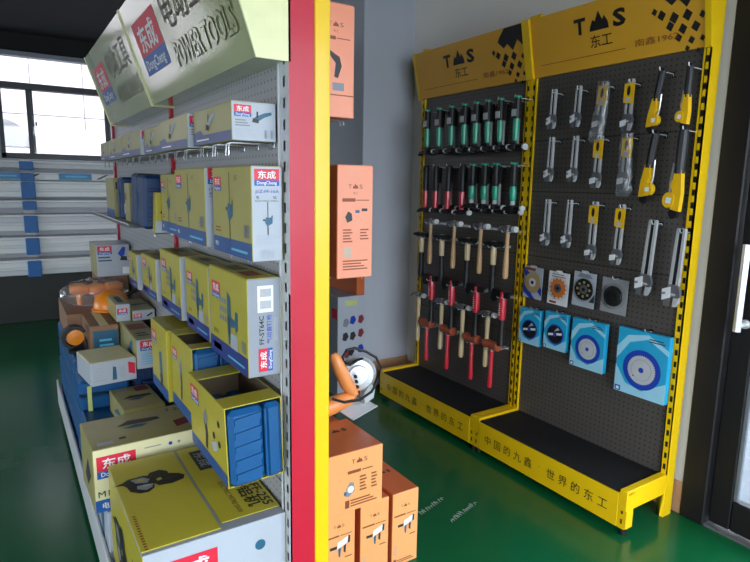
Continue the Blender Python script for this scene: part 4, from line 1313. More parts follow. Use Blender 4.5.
# ================================================================== RED GONDOLA (left), boxes on its left side
XG = 0.64
gd = thing('gondola_shelving', 'red gondola with grey pegboard, holding yellow cartons, olive headers above', 'display stand', (0.45, 2.75, 0))
YB = (1.42, 2.610, 4.12)
for ya, yb in zip(YB[:-1], YB[1:]):
    MB().box((XG, ya + 0.02, 0.18), (XG + 0.012, yb - 0.02, 2.14), 'peg_grey').part('pegboard', gd)
    for zz in (0.62, 1.05, 1.46):
        MB().box((XG - 0.0012, ya + 0.02, zz - 0.0015), (XG, yb - 0.02, zz + 0.0015), 'slot_dark').part('panel_joint', gd)
for i, y in enumerate(YB):
    m_ = MB()
    if i == 0:
        upright(m_, y - 0.02, y + 0.040, XG - 0.006, XG + 0.066, 0.0, 2.2, 'red_paint', 'white_steel', 'red_paint')
        m_.part('upright', gd)
        MB().box((XG - 0.010, y + 0.040, 0.18), (XG - 0.001, y + 0.046, 2.14), 'white_steel', 0.001).part('edge_strip', gd)
    else:
        upright(m_, y - 0.014, y + 0.014, XG - 0.012, XG + 0.05, 0.0, 2.2, 'red_paint')
        m_.part('upright', gd)
MB().box((XG - 0.012, 4.13, 0.3), (XG + 0.05, 4.16, 2.0), 'white_steel', 0.002).part('edge_strip', gd)
MB().box((0.220, 1.425, 0.135), (XG, 4.12, 0.165), 'white_steel', 0.003).part('deck', gd)
MB().box((0.209, 1.425, 0.06), (0.221, 4.12, 0.215), 'white_steel', 0.003).part('deck_lip', gd)
for y in (1.46, 2.75, 4.06):
    MB().box((0.25, y - 0.02, 0.0), (0.62, y + 0.02, 0.135), 'red_paint', 0.003).part('foot', gd)
# header boxes, faces leaning out at the top
for k, (ya, yb) in enumerate(((1.40, 2.565), (2.575, 3.64))):
    xb, zb, xt, zt = 0.553, 1.806, 0.438, 2.152
    sg = MB().prism([(xb, zb), (xt, zt), (XG, zt), (XG, zb)], lambda a, b, d: (a, d, b), ya + 0.006, yb - 0.006, 'sign_olive').part('header_sign', gd)
    for y0, y1 in ((ya, ya + 0.007), (yb - 0.007, yb)):
        MB().prism([(xb - 0.004, zb - 0.004), (xt - 0.004, zt + 0.003), (XG, zt + 0.003), (XG, zb - 0.004)], lambda a, b, d: (a, d, b), y0, y1, 'sign_side').part('end_plate', sg)
    ln = math.hypot(xt - xb, zt - zb)
    p = Print((xb, yb, zb), (0, -1, 0), (xt - xb, 0, zt - zb), 0.0012)
    Wd = yb - ya
    a0, w = Wd * 0.095, Wd * 0.295
    p.rect(a0, 0.165, a0 + w, 0.285, 'logo_red').rect(a0, 0.098, a0 + w, 0.165, 'logo_blue')
    p.text('东成', a0 + w * 0.14, 0.182, 0.085, 'ink_white', width=w * 0.72, bold=0.02)
    p.text('DongCheng', a0 + w * 0.1, 0.115, 0.036, 'ink_white', width=w * 0.8, bold=0.015)
    p.text('电动工具', Wd * 0.46, 0.19, 0.12, 'ink_header', width=Wd * 0.47, bold=0.0)
    p.text('POWER TOOLS', Wd * 0.46, 0.072, 0.072, 'ink_header', width=Wd * 0.49, bold=0.034)
    p.text('POWER TOOLS', Wd * 0.46, 0.072, 0.072, 'sign_olive', layer=3, width=Wd * 0.49, bold=0.012)
    p.mb.part('lettering', sg, sharp=0)

# the yellow gondola standing back to back with it
gy = thing('gondola_shelving', 'yellow upright and pegboard backing onto the red gondola, orange boxes beside it', 'display stand', (0.73, 2.75, 0))
m_ = MB().box((XG + 0.068, 1.402, 0.0), (XG + 0.115, 1.44, 2.2), 'yellow_paint', 0.003)
m_.part('upright', gy)
for y in (2.61, 4.12):
    MB().box((XG + 0.068, y - 0.02, 0.0), (XG + 0.115, y + 0.02, 2.2), 'yellow_paint', 0.003).part('upright', gy)
for ya, yb in zip(YB[:-1], YB[1:]):
    MB().box((XG + 0.085, ya + 0.02, 0.18), (XG + 0.10, yb - 0.02, 2.14), 'peg_dark').part('pegboard', gy)

PRG = mat('prong_wire', (186, 188, 192), 0.3, 0.8)


def prong_mesh(length, tip=0.012):
    m_ = MB()
    for s in (-1, 1):
        m_.tube([(0, s * 0.011, 0), (-length + 0.01, s * 0.011, 0), (-length + 0.001, s * 0.011, -0.004), (-length, s * 0.011, -tip)], 0.0019, 'prong_wire', 6)
    m_.box((-0.003, -0.022, -0.012), (0, 0.022, 0.012), 'prong_wire', 0.001)
    return m_.mesh('wire_prong')


PM = {}


def prong(y, z, length, label, group, x=XG, flip=False):
    k = (round(length, 3), 'top' in group)
    if k not in PM:
        PM[k] = prong_mesh(length, 0.034 if 'top' in group else 0.012)
    return thing('wire_prong', label, 'hook', (x - 0.0005 if not flip else x + 0.0005, y, z), (0, 0, PI if flip else 0), group, PM[k])


def prongs(y0, y1, z, length, what, group, n=2):
    for i in range(n):
        y = y0 + (y1 - y0) * (i + 0.5) / n if n > 1 else (y0 + y1) / 2
        prong(y, z - 0.0028, length, '%s wire prong under the %s' % (('near', 'far')[i] if n == 2 else ('near', 'middle', 'far')[i] if n == 3 else ORD[i], what), group)


# ------------------------------------------------------------------ top row: angle grinder cartons
row1 = [((0.506, 0.628), (1.470, 1.815), (1.606, 1.704), 'nearest red upright, grinder pictured on white end', 'nearest'),
        ((0.492, 0.626), (1.835, 2.200), (1.602, 1.704), 'second from red upright', 'second'),
        ((0.502, 0.626), (2.212, 2.515), (1.603, 1.700), 'third from red upright', 'third'),
        ((0.488, 0.626), (2.530, 2.955), (1.603, 1.703), 'fourth from red upright', 'fourth'),
        ((0.490, 0.626), (2.970, 3.330), (1.603, 1.700), 'fifth from red upright', 'fifth'),
        ((0.488, 0.626), (3.345, 3.620), (1.603, 1.698), 'sixth and last from red upright', 'sixth')]
for x, y, z, lb, o_ in row1:
    root, L, F, T, (sx, sy, sz) = carton('tool_carton', 'low olive tool carton, top row, ' + lb, x, y, z, 'tool cartons of the top row', 'carton_olive', 'carton_white')
    L.rect(0.001, 0.001, sy - 0.001, sz * 0.27, 'carton_violet')
    L.poly([(0.001, sz * 0.27), (sy * 0.3, sz * 0.27), (sy * 0.22, sz * 0.42), (0.001, sz * 0.36)], 'carton_violet')
    pic_grinder(L, sy * 0.5, sz * 0.6, sz * 0.8, 'ink_steel')
    L.lines(sy * 0.1, sz * 0.08, sy * 0.35, sz * 0.1, 1, 'ink_white')
    F.logo(sx * 0.06, sz * 0.62, sx * 0.38)
    pic_grinder(F, sx * 0.68, sz * 0.62, sx * 0.42)
    F.lines(sx * 0.08, sz * 0.36, sx * 0.32, sz * 0.2, 3, 'ink_grey').lines(sx * 0.08, sz * 0.08, sx * 0.5, sz * 0.24, 4, 'ink_steel')
    F.bars(sx * 0.72, sz * 0.08, sx * 0.08, sz * 0.22, 'ink_grey', 4).bars(sx * 0.86, sz * 0.08, sx * 0.08, sz * 0.22, 'ink_grey', 4)
    finish(root, L, F)
    prongs(y[0], y[1], z[0], x[1] - x[0] + 0.005, 'top-row olive carton counted ' + o_ + ' from the red upright', 'wire prongs of the top row', 3 if y[1] - y[0] > 0.3 else 2)

# ------------------------------------------------------------------ second row: electric drill cartons, blue cases
row2 = [((0.541, 0.627), (1.432, 1.755), (1.293, 1.541), 'nearest red upright, J1Z lettering on white end', 'nearest drill carton', 1),
        ((0.530, 0.627), (1.800, 2.165), (1.297, 1.541), 'second from the red upright', 'second drill carton', 0),
        ((0.541, 0.627), (2.185, 2.440), (1.300, 1.524), 'third and shortest, beside the thin leaning box', 'third drill carton', 0)]
for x, y, z, lb, o_, full in row2:
    root, L, F, T, (sx, sy, sz) = carton('drill_carton', 'tall yellow drill carton, second row, ' + lb, x, y, z, 'drill cartons of the second row', 'carton_mustard', 'carton_white')
    L.rect(0.001, 0.001, sy - 0.001, sz * 0.19, 'carton_blue')
    L.logo(sy * 0.05, sz * 0.73, sy * 0.2)
    pic_drill(L, sy * 0.47, sz * 0.55, sz * 0.78)
    L.text('J1Z', sy * 0.6, sz * 0.86, sz * 0.05, 'ink_dark')
    L.bars(sy * 0.82, sz * 0.24, sy * 0.13, sz * 0.14, 'ink_grey', 6).lines(sy * 0.08, sz * 0.24, sy * 0.15, sz * 0.08, 2, 'ink_rust')
    L.text('电钻', sy * 0.06, sz * 0.08, sz * 0.055, 'ink_white', bold=0.01).lines(sy * 0.5, sz * 0.05, sy * 0.4, sz * 0.06, 1, 'ink_sky')
    F.logo(sx * 0.10, sz * 0.80, sx * 0.80)
    F.text('J1Z-FF-16A', sx * 0.12, sz * 0.725, sz * 0.034, 'ink_royal', width=sx * 0.76)
    F.text('电', sx * 0.15, sz * 0.665, sz * 0.035, 'ink_black').text('钻', sx * 0.70, sz * 0.665, sz * 0.035, 'ink_black')
    F.text('ELECTRIC DRILL', sx * 0.12, sz * 0.635, sz * 0.014, 'ink_dark', width=sx * 0.76)
    pic_drill(F, sx * 0.52, sz * 0.45, sz * 0.36)
    F.lines(sx * 0.14, sz * 0.18, sx * 0.75, sz * 0.11, 5, 'ink_steel').bars(sx * 0.25, sz * 0.03, sx * 0.5, sz * 0.1, 'ink_steel', 9)
    finish(root, L, F)
    prongs(y[0], y[1], z[0], x[1] - x[0] - 0.01, o_ + ' of the second row', 'wire prongs of the second row')
# thin yellow box leaning beside them
root, L, F, T, (sx, sy, sz) = carton('thin_carton', 'thin yellow box with white foot leaning against the third drill carton', (0.516, 0.60), (2.455, 2.505), (1.288, 1.45), None, 'carton_yellow', 'carton_white', rot=(0.0, 0.05, 0))
F.rect(0, sz * 0.3, sx, sz, 'carton_yellow').poly([(sx * 0.2, sz * 0.5), (sx * 0.5, sz * 0.75), (sx * 0.7, sz * 0.7), (sx * 0.5, sz * 0.45)], 'ink_dark', 2).bars(sx * 0.3, sz * 0.06, sx * 0.4, sz * 0.18, 'ink_grey', 6).rect(sx * 0.3, sz * 0.33, sx * 0.8, sz * 0.4, 'ink_rust', 2)
finish(root, L, F)
prong(2.48, 1.285, 0.12, 'wire prong under the thin leaning yellow box', 'wire prongs of the second row')


def tool_case(name, label, x, y, z, rot=(0, 0, 0), colour='case_blue', group='blue plastic tool cases', ribs='F', handle=True):
    """moulded two-shell case: shells, seam band, ribs, latches, handle"""
    sx, sy, sz = x[1] - x[0], y[1] - y[0], z[1] - z[0]
    t = thing(name, label, 'tool case', ((x[0] + x[1]) / 2, (y[0] + y[1]) / 2, z[0]), rot, group)
    MB().box((-sx / 2, -sy / 2, 0), (sx / 2, sy / 2, sz * 0.49), colour, min(0.012, sz * 0.1)).part('lower_shell', t, world=False)
    MB().box((-sx / 2, -sy / 2, sz * 0.51), (sx / 2, sy / 2, sz), colour, min(0.012, sz * 0.1)).part('upper_shell', t, world=False)
    MB().box((-sx / 2 + 0.004, -sy / 2 + 0.004, sz * 0.47), (sx / 2 - 0.004, sy / 2 - 0.004, sz * 0.53), 'case_dark').part('seam', t, world=False)
    n = 5
    for i in range(n):
        if ribs == 'F':
            u = -sx / 2 + sx * (i + 0.7) / (n + 0.4)
            MB().box((u - sx * 0.03, -sy / 2 - 0.004, sz * 0.08), (u + sx * 0.03, -sy / 2 + 0.004, sz * 0.42), colour, 0.003).box((u - sx * 0.03, -sy / 2 - 0.004, sz * 0.58), (u + sx * 0.03, -sy / 2 + 0.004, sz * 0.92), colour, 0.003).part('rib', t, world=False)
        else:
            u = -sy / 2 + sy * (i + 0.7) / (n + 0.4)
            MB().box((-sx / 2 - 0.004, u - sy * 0.03, sz * 0.08), (-sx / 2 + 0.004, u + sy * 0.03, sz * 0.92), colour, 0.003).part('rib', t, world=False)
    if handle:
        MB().tube([(-sx * 0.2, -sy / 2, sz * 0.5), (-sx * 0.18, -sy / 2 - 0.022, sz * 0.5), (sx * 0.18, -sy / 2 - 0.022, sz * 0.5), (sx * 0.2, -sy / 2, sz * 0.5)], 0.009, 'case_navy', 8).part('handle', t, world=False)
        for s in (-1, 1):
            MB().box((s * sx * 0.33 - 0.014, -sy / 2 - 0.005, sz * 0.36), (s * sx * 0.33 + 0.014, -sy / 2 + 0.002, sz * 0.64), 'case_navy', 0.003).part('latch', t, world=False)
    return t


def standing_case(label, x, y, z, rot, colour):
    """slim case stood on edge: two shells side by side along Y"""
    sx, sy, sz = x[1] - x[0], y[1] - y[0], z[1] - z[0]
    t = thing('tool_case', label, 'tool case', ((x[0] + x[1]) / 2, (y[0] + y[1]) / 2, z[0]), rot, 'blue plastic tool cases')
    MB().box((-sx / 2, -sy / 2, 0), (sx / 2, -0.004, sz), colour, 0.012).part('shell', t, world=False)
    MB().box((-sx / 2, 0.004, 0), (sx / 2, sy / 2, sz), colour, 0.012).part('shell', t, world=False)
    MB().box((-sx / 2 + 0.005, -0.006, 0.005), (sx / 2 - 0.005, 0.006, sz - 0.005), 'case_dark').part('seam', t, world=False)
    for i in range(4):
        zz = sz * (0.2 + 0.18 * i)
        MB().box((-sx * 0.38, -sy / 2 - 0.003, zz - 0.008), (sx * 0.30, -sy / 2 + 0.003, zz + 0.008), colour, 0.003).part('rib', t, world=False)
    MB().box((-sx / 2 - 0.006, -0.03, sz * 0.35), (-sx / 2 + 0.004, 0.03, sz * 0.65), 'case_navy', 0.003).part('latch', t, world=False)
    return t


c1 = standing_case('blue plastic tool case stood on edge, leaning beside the thin yellow box', (0.484, 0.616), (2.52, 2.79), (1.305, 1.525), (0.05, 0.03, 0), 'case_navy')
o = MB().box((-0.050, -0.1335, 0.12), (-0.035, -0.129, 0.19), 'tag_white', 0.0005).part('sticker', c1, world=False)
o['label'] = 'small white sticker'
c2 = standing_case('dark navy tool case stood on edge with white label, behind the leaning blue one', (0.50, 0.63), (3.10, 3.22), (1.305, 1.515), (0, 0.0, 0), 'case_navy')
MB().box((-0.055, -0.0645, 0.03), (-0.02, -0.060, 0.08), 'tag_white', 0.0005).part('sticker', c2, world=False)
root, L, F, T, (sx, sy, sz) = carton('tool_carton', 'small olive carton between the two upright blue cases', (0.505, 0.625), (2.93, 3.05), (1.305, 1.485), None, 'carton_olive', 'carton_olive')
L.rect(0.01, sz * 0.55, sy * 0.4, sz * 0.75, 'ink_rust')
F.rect(0.01, sz * 0.6, sx * 0.4, sz * 0.8, 'logo_red')
finish(root, L, F)
root, L, F, T, (sx, sy, sz) = carton('tool_carton', 'olive carton at the far end of the second row, past the navy case', (0.495, 0.625), (3.30, 3.56), (1.305, 1.51), None, 'carton_olive', 'carton_olive')
F.rect(0.01, sz * 0.72, sx * 0.3, sz * 0.9, 'ink_dark').lines(0.02, sz * 0.2, sx * 0.6, sz * 0.3, 4, 'ink_rust')
L.rect(0, 0, sy, sz * 0.2, 'carton_blue')
finish(root, L, F)
# wire shelf carrying that far end
ws = thing('wire_shelf', 'chrome wire shelf carrying the blue cases at the far end of the second row', 'shelf', (0.55, 3.1, 1.3))
for k in range(22):
    y = 2.60 + k * 0.052
    MB().tube([(XG - 0.001, y, 1.302), (0.44, y, 1.302), (0.436, y, 1.308), (0.435, y, 1.318)], 0.002, 'prong_wire', 5).part('wire', ws)
for x_, z_ in ((0.435, 1.318), (0.455, 1.2985), (0.53, 1.2985), (0.60, 1.2985)):
    MB().cyl((x_, 2.58, z_), (x_, 3.72, z_), 0.0019, 'prong_wire', n=6).part('rail', ws)

# ------------------------------------------------------------------ third row: nailer cartons
row3 = [((0.532, 0.628), (1.454, 1.790), (0.968, 1.243), 'nearest red upright, FF-ST64C on grey end', 0),
        ((0.532, 0.628), (1.805, 2.075), (0.985, 1.232), 'second from the red upright', 1),
        ((0.524, 0.628), (2.120, 2.430), (0.990, 1.228), 'third from the red upright, white end showing', 2),
        ((0.520, 0.626), (2.505, 2.790), (0.995, 1.172), 'fourth and lower than its neighbours, white end showing', 3),
        ((0.516, 0.626), (2.900, 3.100), (0.985, 1.150), 'last before the far white carton', 4)]
for x, y, z, lb, k in row3:
    root, L, F, T, (sx, sy, sz) = carton('nailer_carton', 'bright yellow nailer carton, third row, ' + lb, x, y, z, 'nailer cartons of the third row', 'carton_yellow', 'carton_grey' if k == 0 else 'carton_white', 'carton_yellow')
    L.rect(0.001, 0.001, sy - 0.001, sz * 0.2, 'carton_navy')
    L.logo(sy * 0.08, sz * 0.66, sy * 0.24)
    pic_nailer(L, sy * 0.60, sz * 0.50, sz * 0.58)
    L.text('直钉枪', sy * 0.12, sz * 0.26, sz * 0.05, 'ink_dark').bars(sy * 0.86, sz * 0.23, sy * 0.1, sz * 0.12, 'ink_grey', 6)
    L.rect(sy * 0.10, sz * 0.07, sy * 0.32, sz * 0.14, 'ink_sky').lines(sy * 0.5, sz * 0.06, sy * 0.42, sz * 0.05, 1, 'ink_sky')
    if k == 0:
        F.rect(sx * 0.30, sz * 0.66, sx * 0.78, sz * 0.93, 'ink_white')
        for q in range(2):
            for r_ in range(8):
                F.rect(sx * 0.37, sz * (0.70 + 0.12 * q) + r_ * sz * 0.010, sx * 0.71, sz * (0.70 + 0.12 * q) + r_ * sz * 0.010 + sz * 0.0055, 'ink_grey', 2)
        F.text('FF-ST64C', sx * 0.48, sz * 0.335, sz * 0.050, 'ink_black', rot=PI / 2, width=sz * 0.29, bold=0.012)
        F.text('气动直钉枪', sx * 0.70, sz * 0.335, sz * 0.052, 'ink_royal', rot=PI / 2, width=sz * 0.30, bold=0.004)
        F.logo(sx * 0.74, sz * 0.05, sz * 0.24, rot=PI / 2)
        for q in range(3):
            F.rect(sx * 0.8 + q * sx * 0.04, sz * 0.36, sx * 0.815 + q * sx * 0.04, sz * 0.6, 'ink_steel')
    else:
        F.poly([(sx * 0.3, sz * 0.55), (sx * 0.45, sz * 0.8), (sx * 0.75, sz * 0.75), (sx * 0.6, sz * 0.5)], 'ink_royal').lines(sx * 0.2, sz * 0.1, sx * 0.6, sz * 0.3, 4, 'logo_red' if k == 3 else 'ink_steel')
    T.rect(sx * 0.2, sy * 0.15, sx * 0.7, sy * 0.4, 'ink_rust' if k == 0 else 'ink_pale').lines(sx * 0.25, sy * 0.5, sx * 0.5, sy * 0.3, 4, 'ink_dark')
    finish(root, L, F, T)
    prongs(y[0], y[1], z[0], x[1] - x[0] - 0.008, ('nearest', 'second', 'third', 'fourth', 'last')[k] + ' nailer carton of the third row', 'wire prongs of the third row')


# ------------------------------------------------------------------ fourth row: open-ended yellow sleeves with blue cases inside
def sleeve(label, x, y, z, rot, k, flap=True, brk=True):
    """carton without its near end; the blue case inside is a thing of its own"""
    sx, sy, sz = x[1] - x[0], y[1] - y[0], z[1] - z[0]
    t = thing('open_carton', label, 'box', ((x[0] + x[1]) / 2, (y[0] + y[1]) / 2, z[0]), rot, 'open yellow cartons of the fourth row')
    w = 0.003
    MB().box((-sx / 2, -sy / 2, 0), (-sx / 2 + w, sy / 2, sz), 'carton_yellow', 0, {'+x': 'carton_inside'}).part('side_panel', t, world=False)
    MB().box((sx / 2 - w, -sy / 2, 0), (sx / 2, sy / 2, sz), 'carton_yellow', 0, {'-x': 'carton_inside'}).part('side_panel', t, world=False)
    MB().box((-sx / 2 + w, -sy / 2, 0), (sx / 2 - w, sy / 2, w), 'carton_yellow').part('bottom_panel', t, world=False)
    MB().box((-sx / 2 + w, sy / 2 - w, w), (sx / 2 - w, sy / 2, sz), 'carton_yellow', 0, {'-y': 'carton_inside'}).part('end_panel', t, world=False)
    if brk:        # a strip of the top left at the near end, dark opening behind it
        MB().box((-sx / 2 + w, -sy / 2, sz - w), (sx / 2 - w, -sy / 2 + sy * 0.22, sz), 'carton_yellow').part('top_panel', t, world=False)
        MB().box((-sx / 2 + w, sy / 2 - sy * 0.25, sz - w), (sx / 2 - w, sy / 2 - w, sz), 'carton_yellow').part('top_panel', t, world=False)
    L = Print((-sx / 2, sy / 2, 0), (0, -1, 0), (0, 0, 1))
    L.rect(0.001, 0.001, sy - 0.001, sz * 0.16, 'carton_blue')
    L.logo(sy * 0.06, sz * 0.66, sy * 0.24)
    L.poly([(sy * 0.42, sz * 0.58), (sy * 0.5, sz * 0.62), (sy * 0.53, sz * 0.4), (sy * 0.5, sz * 0.18), (sy * 0.44, sz * 0.2), (sy * 0.46, sz * 0.4)], 'ink_dark').poly([(sy * 0.42, sz * 0.62), (sy * 0.5, sz * 0.75), (sy * 0.53, sz * 0.6), (sy * 0.47, sz * 0.5)], 'ink_grey', 2)
    if k == 0:
        for a, b in ((0.84, 0.72), (0.70, 0.50), (0.84, 0.46)):
            L.poly(circ(sy * a, sz * b, sz * 0.045, 14), 'ink_black', 2)
        L.poly([(sy * 0.6, sz * 0.36), (sy * 0.76, sz * 0.45), (sy * 0.78, sz * 0.34), (sy * 0.66, sz * 0.26)], 'ink_steel')
    L.part('side_print', t)
    # case inside
    cl = label.split(',')[0]
    c = thing('tool_case', 'blue ribbed plastic case inside the ' + cl, 'tool case', ((x[0] + x[1]) / 2, (y[0] + y[1]) / 2, z[0] + 0.004), rot, 'blue cases in the open cartons')
    a, b = -sx / 2 + 0.006, sx / 2 - 0.006
    out = -sy / 2 - (0.018 if k == 0 else 0.004)
    MB().box((a, out, 0.0), (a + (b - a) * 0.64, out + 0.07, sz - 0.012), 'case_blue', 0.012).box((a, out + 0.06, 0.0), (a + (b - a) * 0.64, sy / 2 - 0.01, sz * 0.62), 'case_blue', 0.012).part('shell', c, world=False)
    MB().box((a + (b - a) * 0.66, out + 0.002, 0.0), (b, out + 0.07, sz - 0.012), 'case_blue', 0.012).box((a + (b - a) * 0.66, out + 0.06, 0.0), (b, sy / 2 - 0.01, sz * 0.62), 'case_blue', 0.012).part('shell', c, world=False)
    for q in range(5):
        zz = sz * (0.10 + 0.17 * q)
        MB().prism([(a + 0.014, zz), (a + (b - a) * 0.58, zz + 0.008), (a + (b - a) * 0.58, zz + sz * 0.075 + 0.008), (a + 0.014, zz + sz * 0.075)], lambda u, v, d: (u, d, v), out - 0.005, out + 0.004, 'case_blue').part('rib', c, world=False)
    MB().box((a + (b - a) * 0.645, out - 0.003, 0.01), (a + (b - a) * 0.69, out + 0.004, sz - 0.02), 'case_blue', 0.002).part('seam', c, world=False)
    return t


sleeve('open yellow carton nearest the red upright, three black holes in its side, fourth row', (0.462, 0.626), (1.437, 1.790), (0.672, 0.905), (0, -0.03, 0), 0)
sleeve('open yellow carton second from the red upright, taller, fourth row', (0.474, 0.620), (1.815, 2.085), (0.70, 0.968), (0, 0, 0), 1)
prongs(1.437, 1.79, 0.672, 0.15, 'nearest open carton of the fourth row', 'wire prongs of the fourth row')
prongs(1.815, 2.085, 0.70, 0.14, 'second open carton of the fourth row', 'wire prongs of the fourth row')
root, L, F, T, (sx, sy, sz) = carton('tool_carton', 'closed yellow carton third from the red upright, fourth row', (0.462, 0.62), (2.105, 2.36), (0.692, 0.962), None, 'carton_yellow', 'carton_yellow')
L.rect(0.001, 0.001, sy - 0.001, sz * 0.16, 'carton_blue').logo(sy * 0.06, sz * 0.68, sy * 0.3)
L.poly([(sy * 0.5, sz * 0.6), (sy * 0.66, sz * 0.64), (sy * 0.7, sz * 0.2), (sy * 0.55, sz * 0.22)], 'ink_teal').poly([(sy * 0.52, sz * 0.3), (sy * 0.68, sz * 0.3), (sy * 0.66, sz * 0.12), (sy * 0.56, sz * 0.12)], 'ink_dark', 2)
finish(root, L, F)
prongs(2.105, 2.36, 0.692, 0.15, 'closed third carton of the fourth row', 'wire prongs of the fourth row')

# ------------------------------------------------------------------ bottom deck: the heap of cartons
ZD = 0.1655
root, L, F, T, (sx, sy, sz) = carton('mitre_saw_carton', 'big carton with white end and two yellow top flaps, saw pictured, nearest on the deck', (0.232, 0.632), (1.442, 2.000), (ZD, 0.545), None, 'carton_yellow', 'carton_white', 'carton_grey', seam=False)
fl = MB().box((-sx / 2 + 0.001, -sy / 2 + 0.016, sz), (0.012, sy / 2, sz + 0.004), 'carton_yellow', 0.001)
f1 = child('top_flap', fl.mesh('top_flap'), root)
fl = MB().box((0.022, -sy / 2 + 0.040, sz), (sx / 2 - 0.001, sy / 2, sz + 0.003), 'carton_yellow', 0.001)
f2 = child('top_flap', fl.mesh('top_flap'), root)
p = Print((-sx / 2, -sy / 2, sz + 0.004), (1, 0, 0), (0, 1, 0))
pic_mitre(p, sx * 0.25, sy * 0.66, sx * 0.36)
for q in range(14):
    p.rect(sx * 0.030, sy * (0.03 + 0.024 * q), sx * 0.052, sy * (0.042 + 0.024 * q), 'ink_rust')
p.part('flap_print', f1)
p = Print((-sx / 2, -sy / 2, sz + 0.003), (1, 0, 0), (0, 1, 0))
p.text('J1X-FF-255', sx * 0.90, sy * 0.53, 0.030, 'ink_black', rot=-PI / 2, width=sy * 0.42, bold=0.02)
p.text('介铝机', sx * 0.80, sy * 0.47, 0.040, 'ink_black', rot=-PI / 2, width=sy * 0.34, bold=0.02)
p.text('ELECTRIC MITRE SAW', sx * 0.70, sy * 0.47, 0.016, 'ink_dark', rot=-PI / 2, width=sy * 0.36)
p.rect(sx * 0.64, sy * 0.66, sx * 0.78, sy * 0.93, 'ink_dark').text('东成', sx * 0.67, sy * 0.9, 0.034, 'ink_steel', rot=-PI / 2, width=sy * 0.2)
p.part('flap_print', f2)
F.logo(sx * 0.07, sz * 0.62, sx * 0.42)
F.poly(circ(sx * 0.80, sz * 0.80, sx * 0.04, 14), 'ink_teal').lines(sx * 0.1, sz * 0.2, sx * 0.5, sz * 0.3, 5, 'ink_steel')
L.rect(0.002, 0.0, sy - 0.002, sz * 0.14, 'carton_blue')
pic_mitre(L, sy * 0.35, sz * 0.5, sz * 0.5)
L.poly([(sy * 0.72, sz * 0.75), (sy * 0.8, sz * 0.7), (sy * 0.86, sz * 0.2), (sy * 0.75, sz * 0.1), (sy * 0.7, sz * 0.4)], 'ink_dark')
finish(root, L, F)

root, L, F, T, (sx, sy, sz) = carton('tool_carton', 'pale blue-white carton on the deck under the cream circular saw box', (0.224, 0.60), (2.030, 2.400), (ZD, 0.362), None, 'carton_white', 'carton_white')
L.poly([(sy * 0.55, sz * 0.9), (sy * 0.75, sz * 0.8), (sy * 0.7, sz * 0.2), (sy * 0.6, sz * 0.15), (sy * 0.5, sz * 0.5)], 'ink_teal').lines(sy * 0.1, sz * 0.2, sy * 0.3, sz * 0.5, 5, 'ink_steel')
finish(root, L, F)
root, L, F, T, (sx, sy, sz) = carton('circular_saw_carton', 'circular saw carton with cream end, M1Y lettering and olive top', (0.186, 0.560), (2.045, 2.325), (0.3645, 0.592), None, 'carton_olive', 'carton_cream', 'carton_olive', rot=(0, 0, 0.03))
F.logo(sx * 0.03, sz * 0.54, sx * 0.34)
F.text('M1Y-FF-185', sx * 0.03, sz * 0.245, sz * 0.10, 'ink_black', width=sx * 0.46)
F.rect(0.001, 0.001, sx * 0.999, sz * 0.2, 'logo_blue').text('电圆锯', sx * 0.06, sz * 0.06, sz * 0.10, 'ink_white', 3, bold=0.01)
F.poly(circ(sx * 0.69, sz * 0.86, sx * 0.018, 12), 'ink_royal').poly(circ(sx * 0.77, sz * 0.86, sx * 0.014, 12), 'ink_grey').lines(sx * 0.45, sz * 0.86, sx * 0.15, sz * 0.03, 1, 'ink_grey')
pic_sawblade(T, sx * 0.50, sy * 0.62, sx * 0.42)
T.text('7.2A', sx * 0.80, sy * 0.78, 0.03, 'ink_dark').poly([(sx * 0.80, sy * 0.2), (sx * 0.98, sy * 0.28), (sx * 0.98, sy * 0.5), (sx * 0.80, sy * 0.42)], 'ink_maroon').rect(sx * 0.06, sy * 0.1, sx * 0.2, sy * 0.2, 'ink_steel').rect(sx * 0.26, sy * 0.18, sx * 0.32, sy * 0.24, 'ink_dark')
L.poly([(sy * 0.3, sz * 0.3), (sy * 0.6, sz * 0.7), (sy * 0.8, sz * 0.5), (sy * 0.5, sz * 0.2)], 'ink_dark')
finish(root, L, F, T)

tool_case('tool_case', 'large blue tool case lying on the deck behind the circular saw carton', (0.226, 0.60), (2.44, 3.00), (ZD, 0.455))
root, L, F, T, (sx, sy, sz) = carton('tool_carton', 'small olive carton with a saw pictured on top, lying on the large blue case', (0.352, 0.520), (2.47, 2.76), (0.457, 0.552), None, 'carton_olive', 'carton_olive', 'carton_olive', rot=(0, 0, 0.05))
pic_sawblade(T, sx * 0.52, sy * 0.48, sx * 0.75)
T.rect(sx * 0.58, sy * 0.72, sx * 0.92, sy * 0.94, 'ink_maroon').lines(sx * 0.1, sy * 0.75, sx * 0.35, sy * 0.15, 2, 'ink_steel')
L.poly([(sy * 0.3, sz * 0.3), (sy * 0.6, sz * 0.7), (sy * 0.8, sz * 0.5)], 'ink_teal')
F.lines(sx * 0.1, sz * 0.2, sx * 0.6, sz * 0.5, 3, 'ink_dark')
finish(root, L, F, T)
tc = tool_case('tool_case', 'second blue tool case, under the white box, lime strip label on its front', (0.228, 0.440), (2.79, 3.02), (0.457, 0.60), ribs='L', handle=False)
o = MB().box((-0.075, -0.1175, 0.0), (-0.057, -0.1145, 0.118), 'label_lime', 0.0005).part('strip_label', tc, world=False)
o['label'] = 'lime strip label'
root, L, F, T, (sx, sy, sz) = carton('tool_carton', 'plain white box with cream top lying across the blue case on the heap', (0.252, 0.445), (2.70, 2.945), (0.602, 0.706), None, 'carton_white', 'carton_white', 'carton_cream', rot=(0, 0, 0.12))
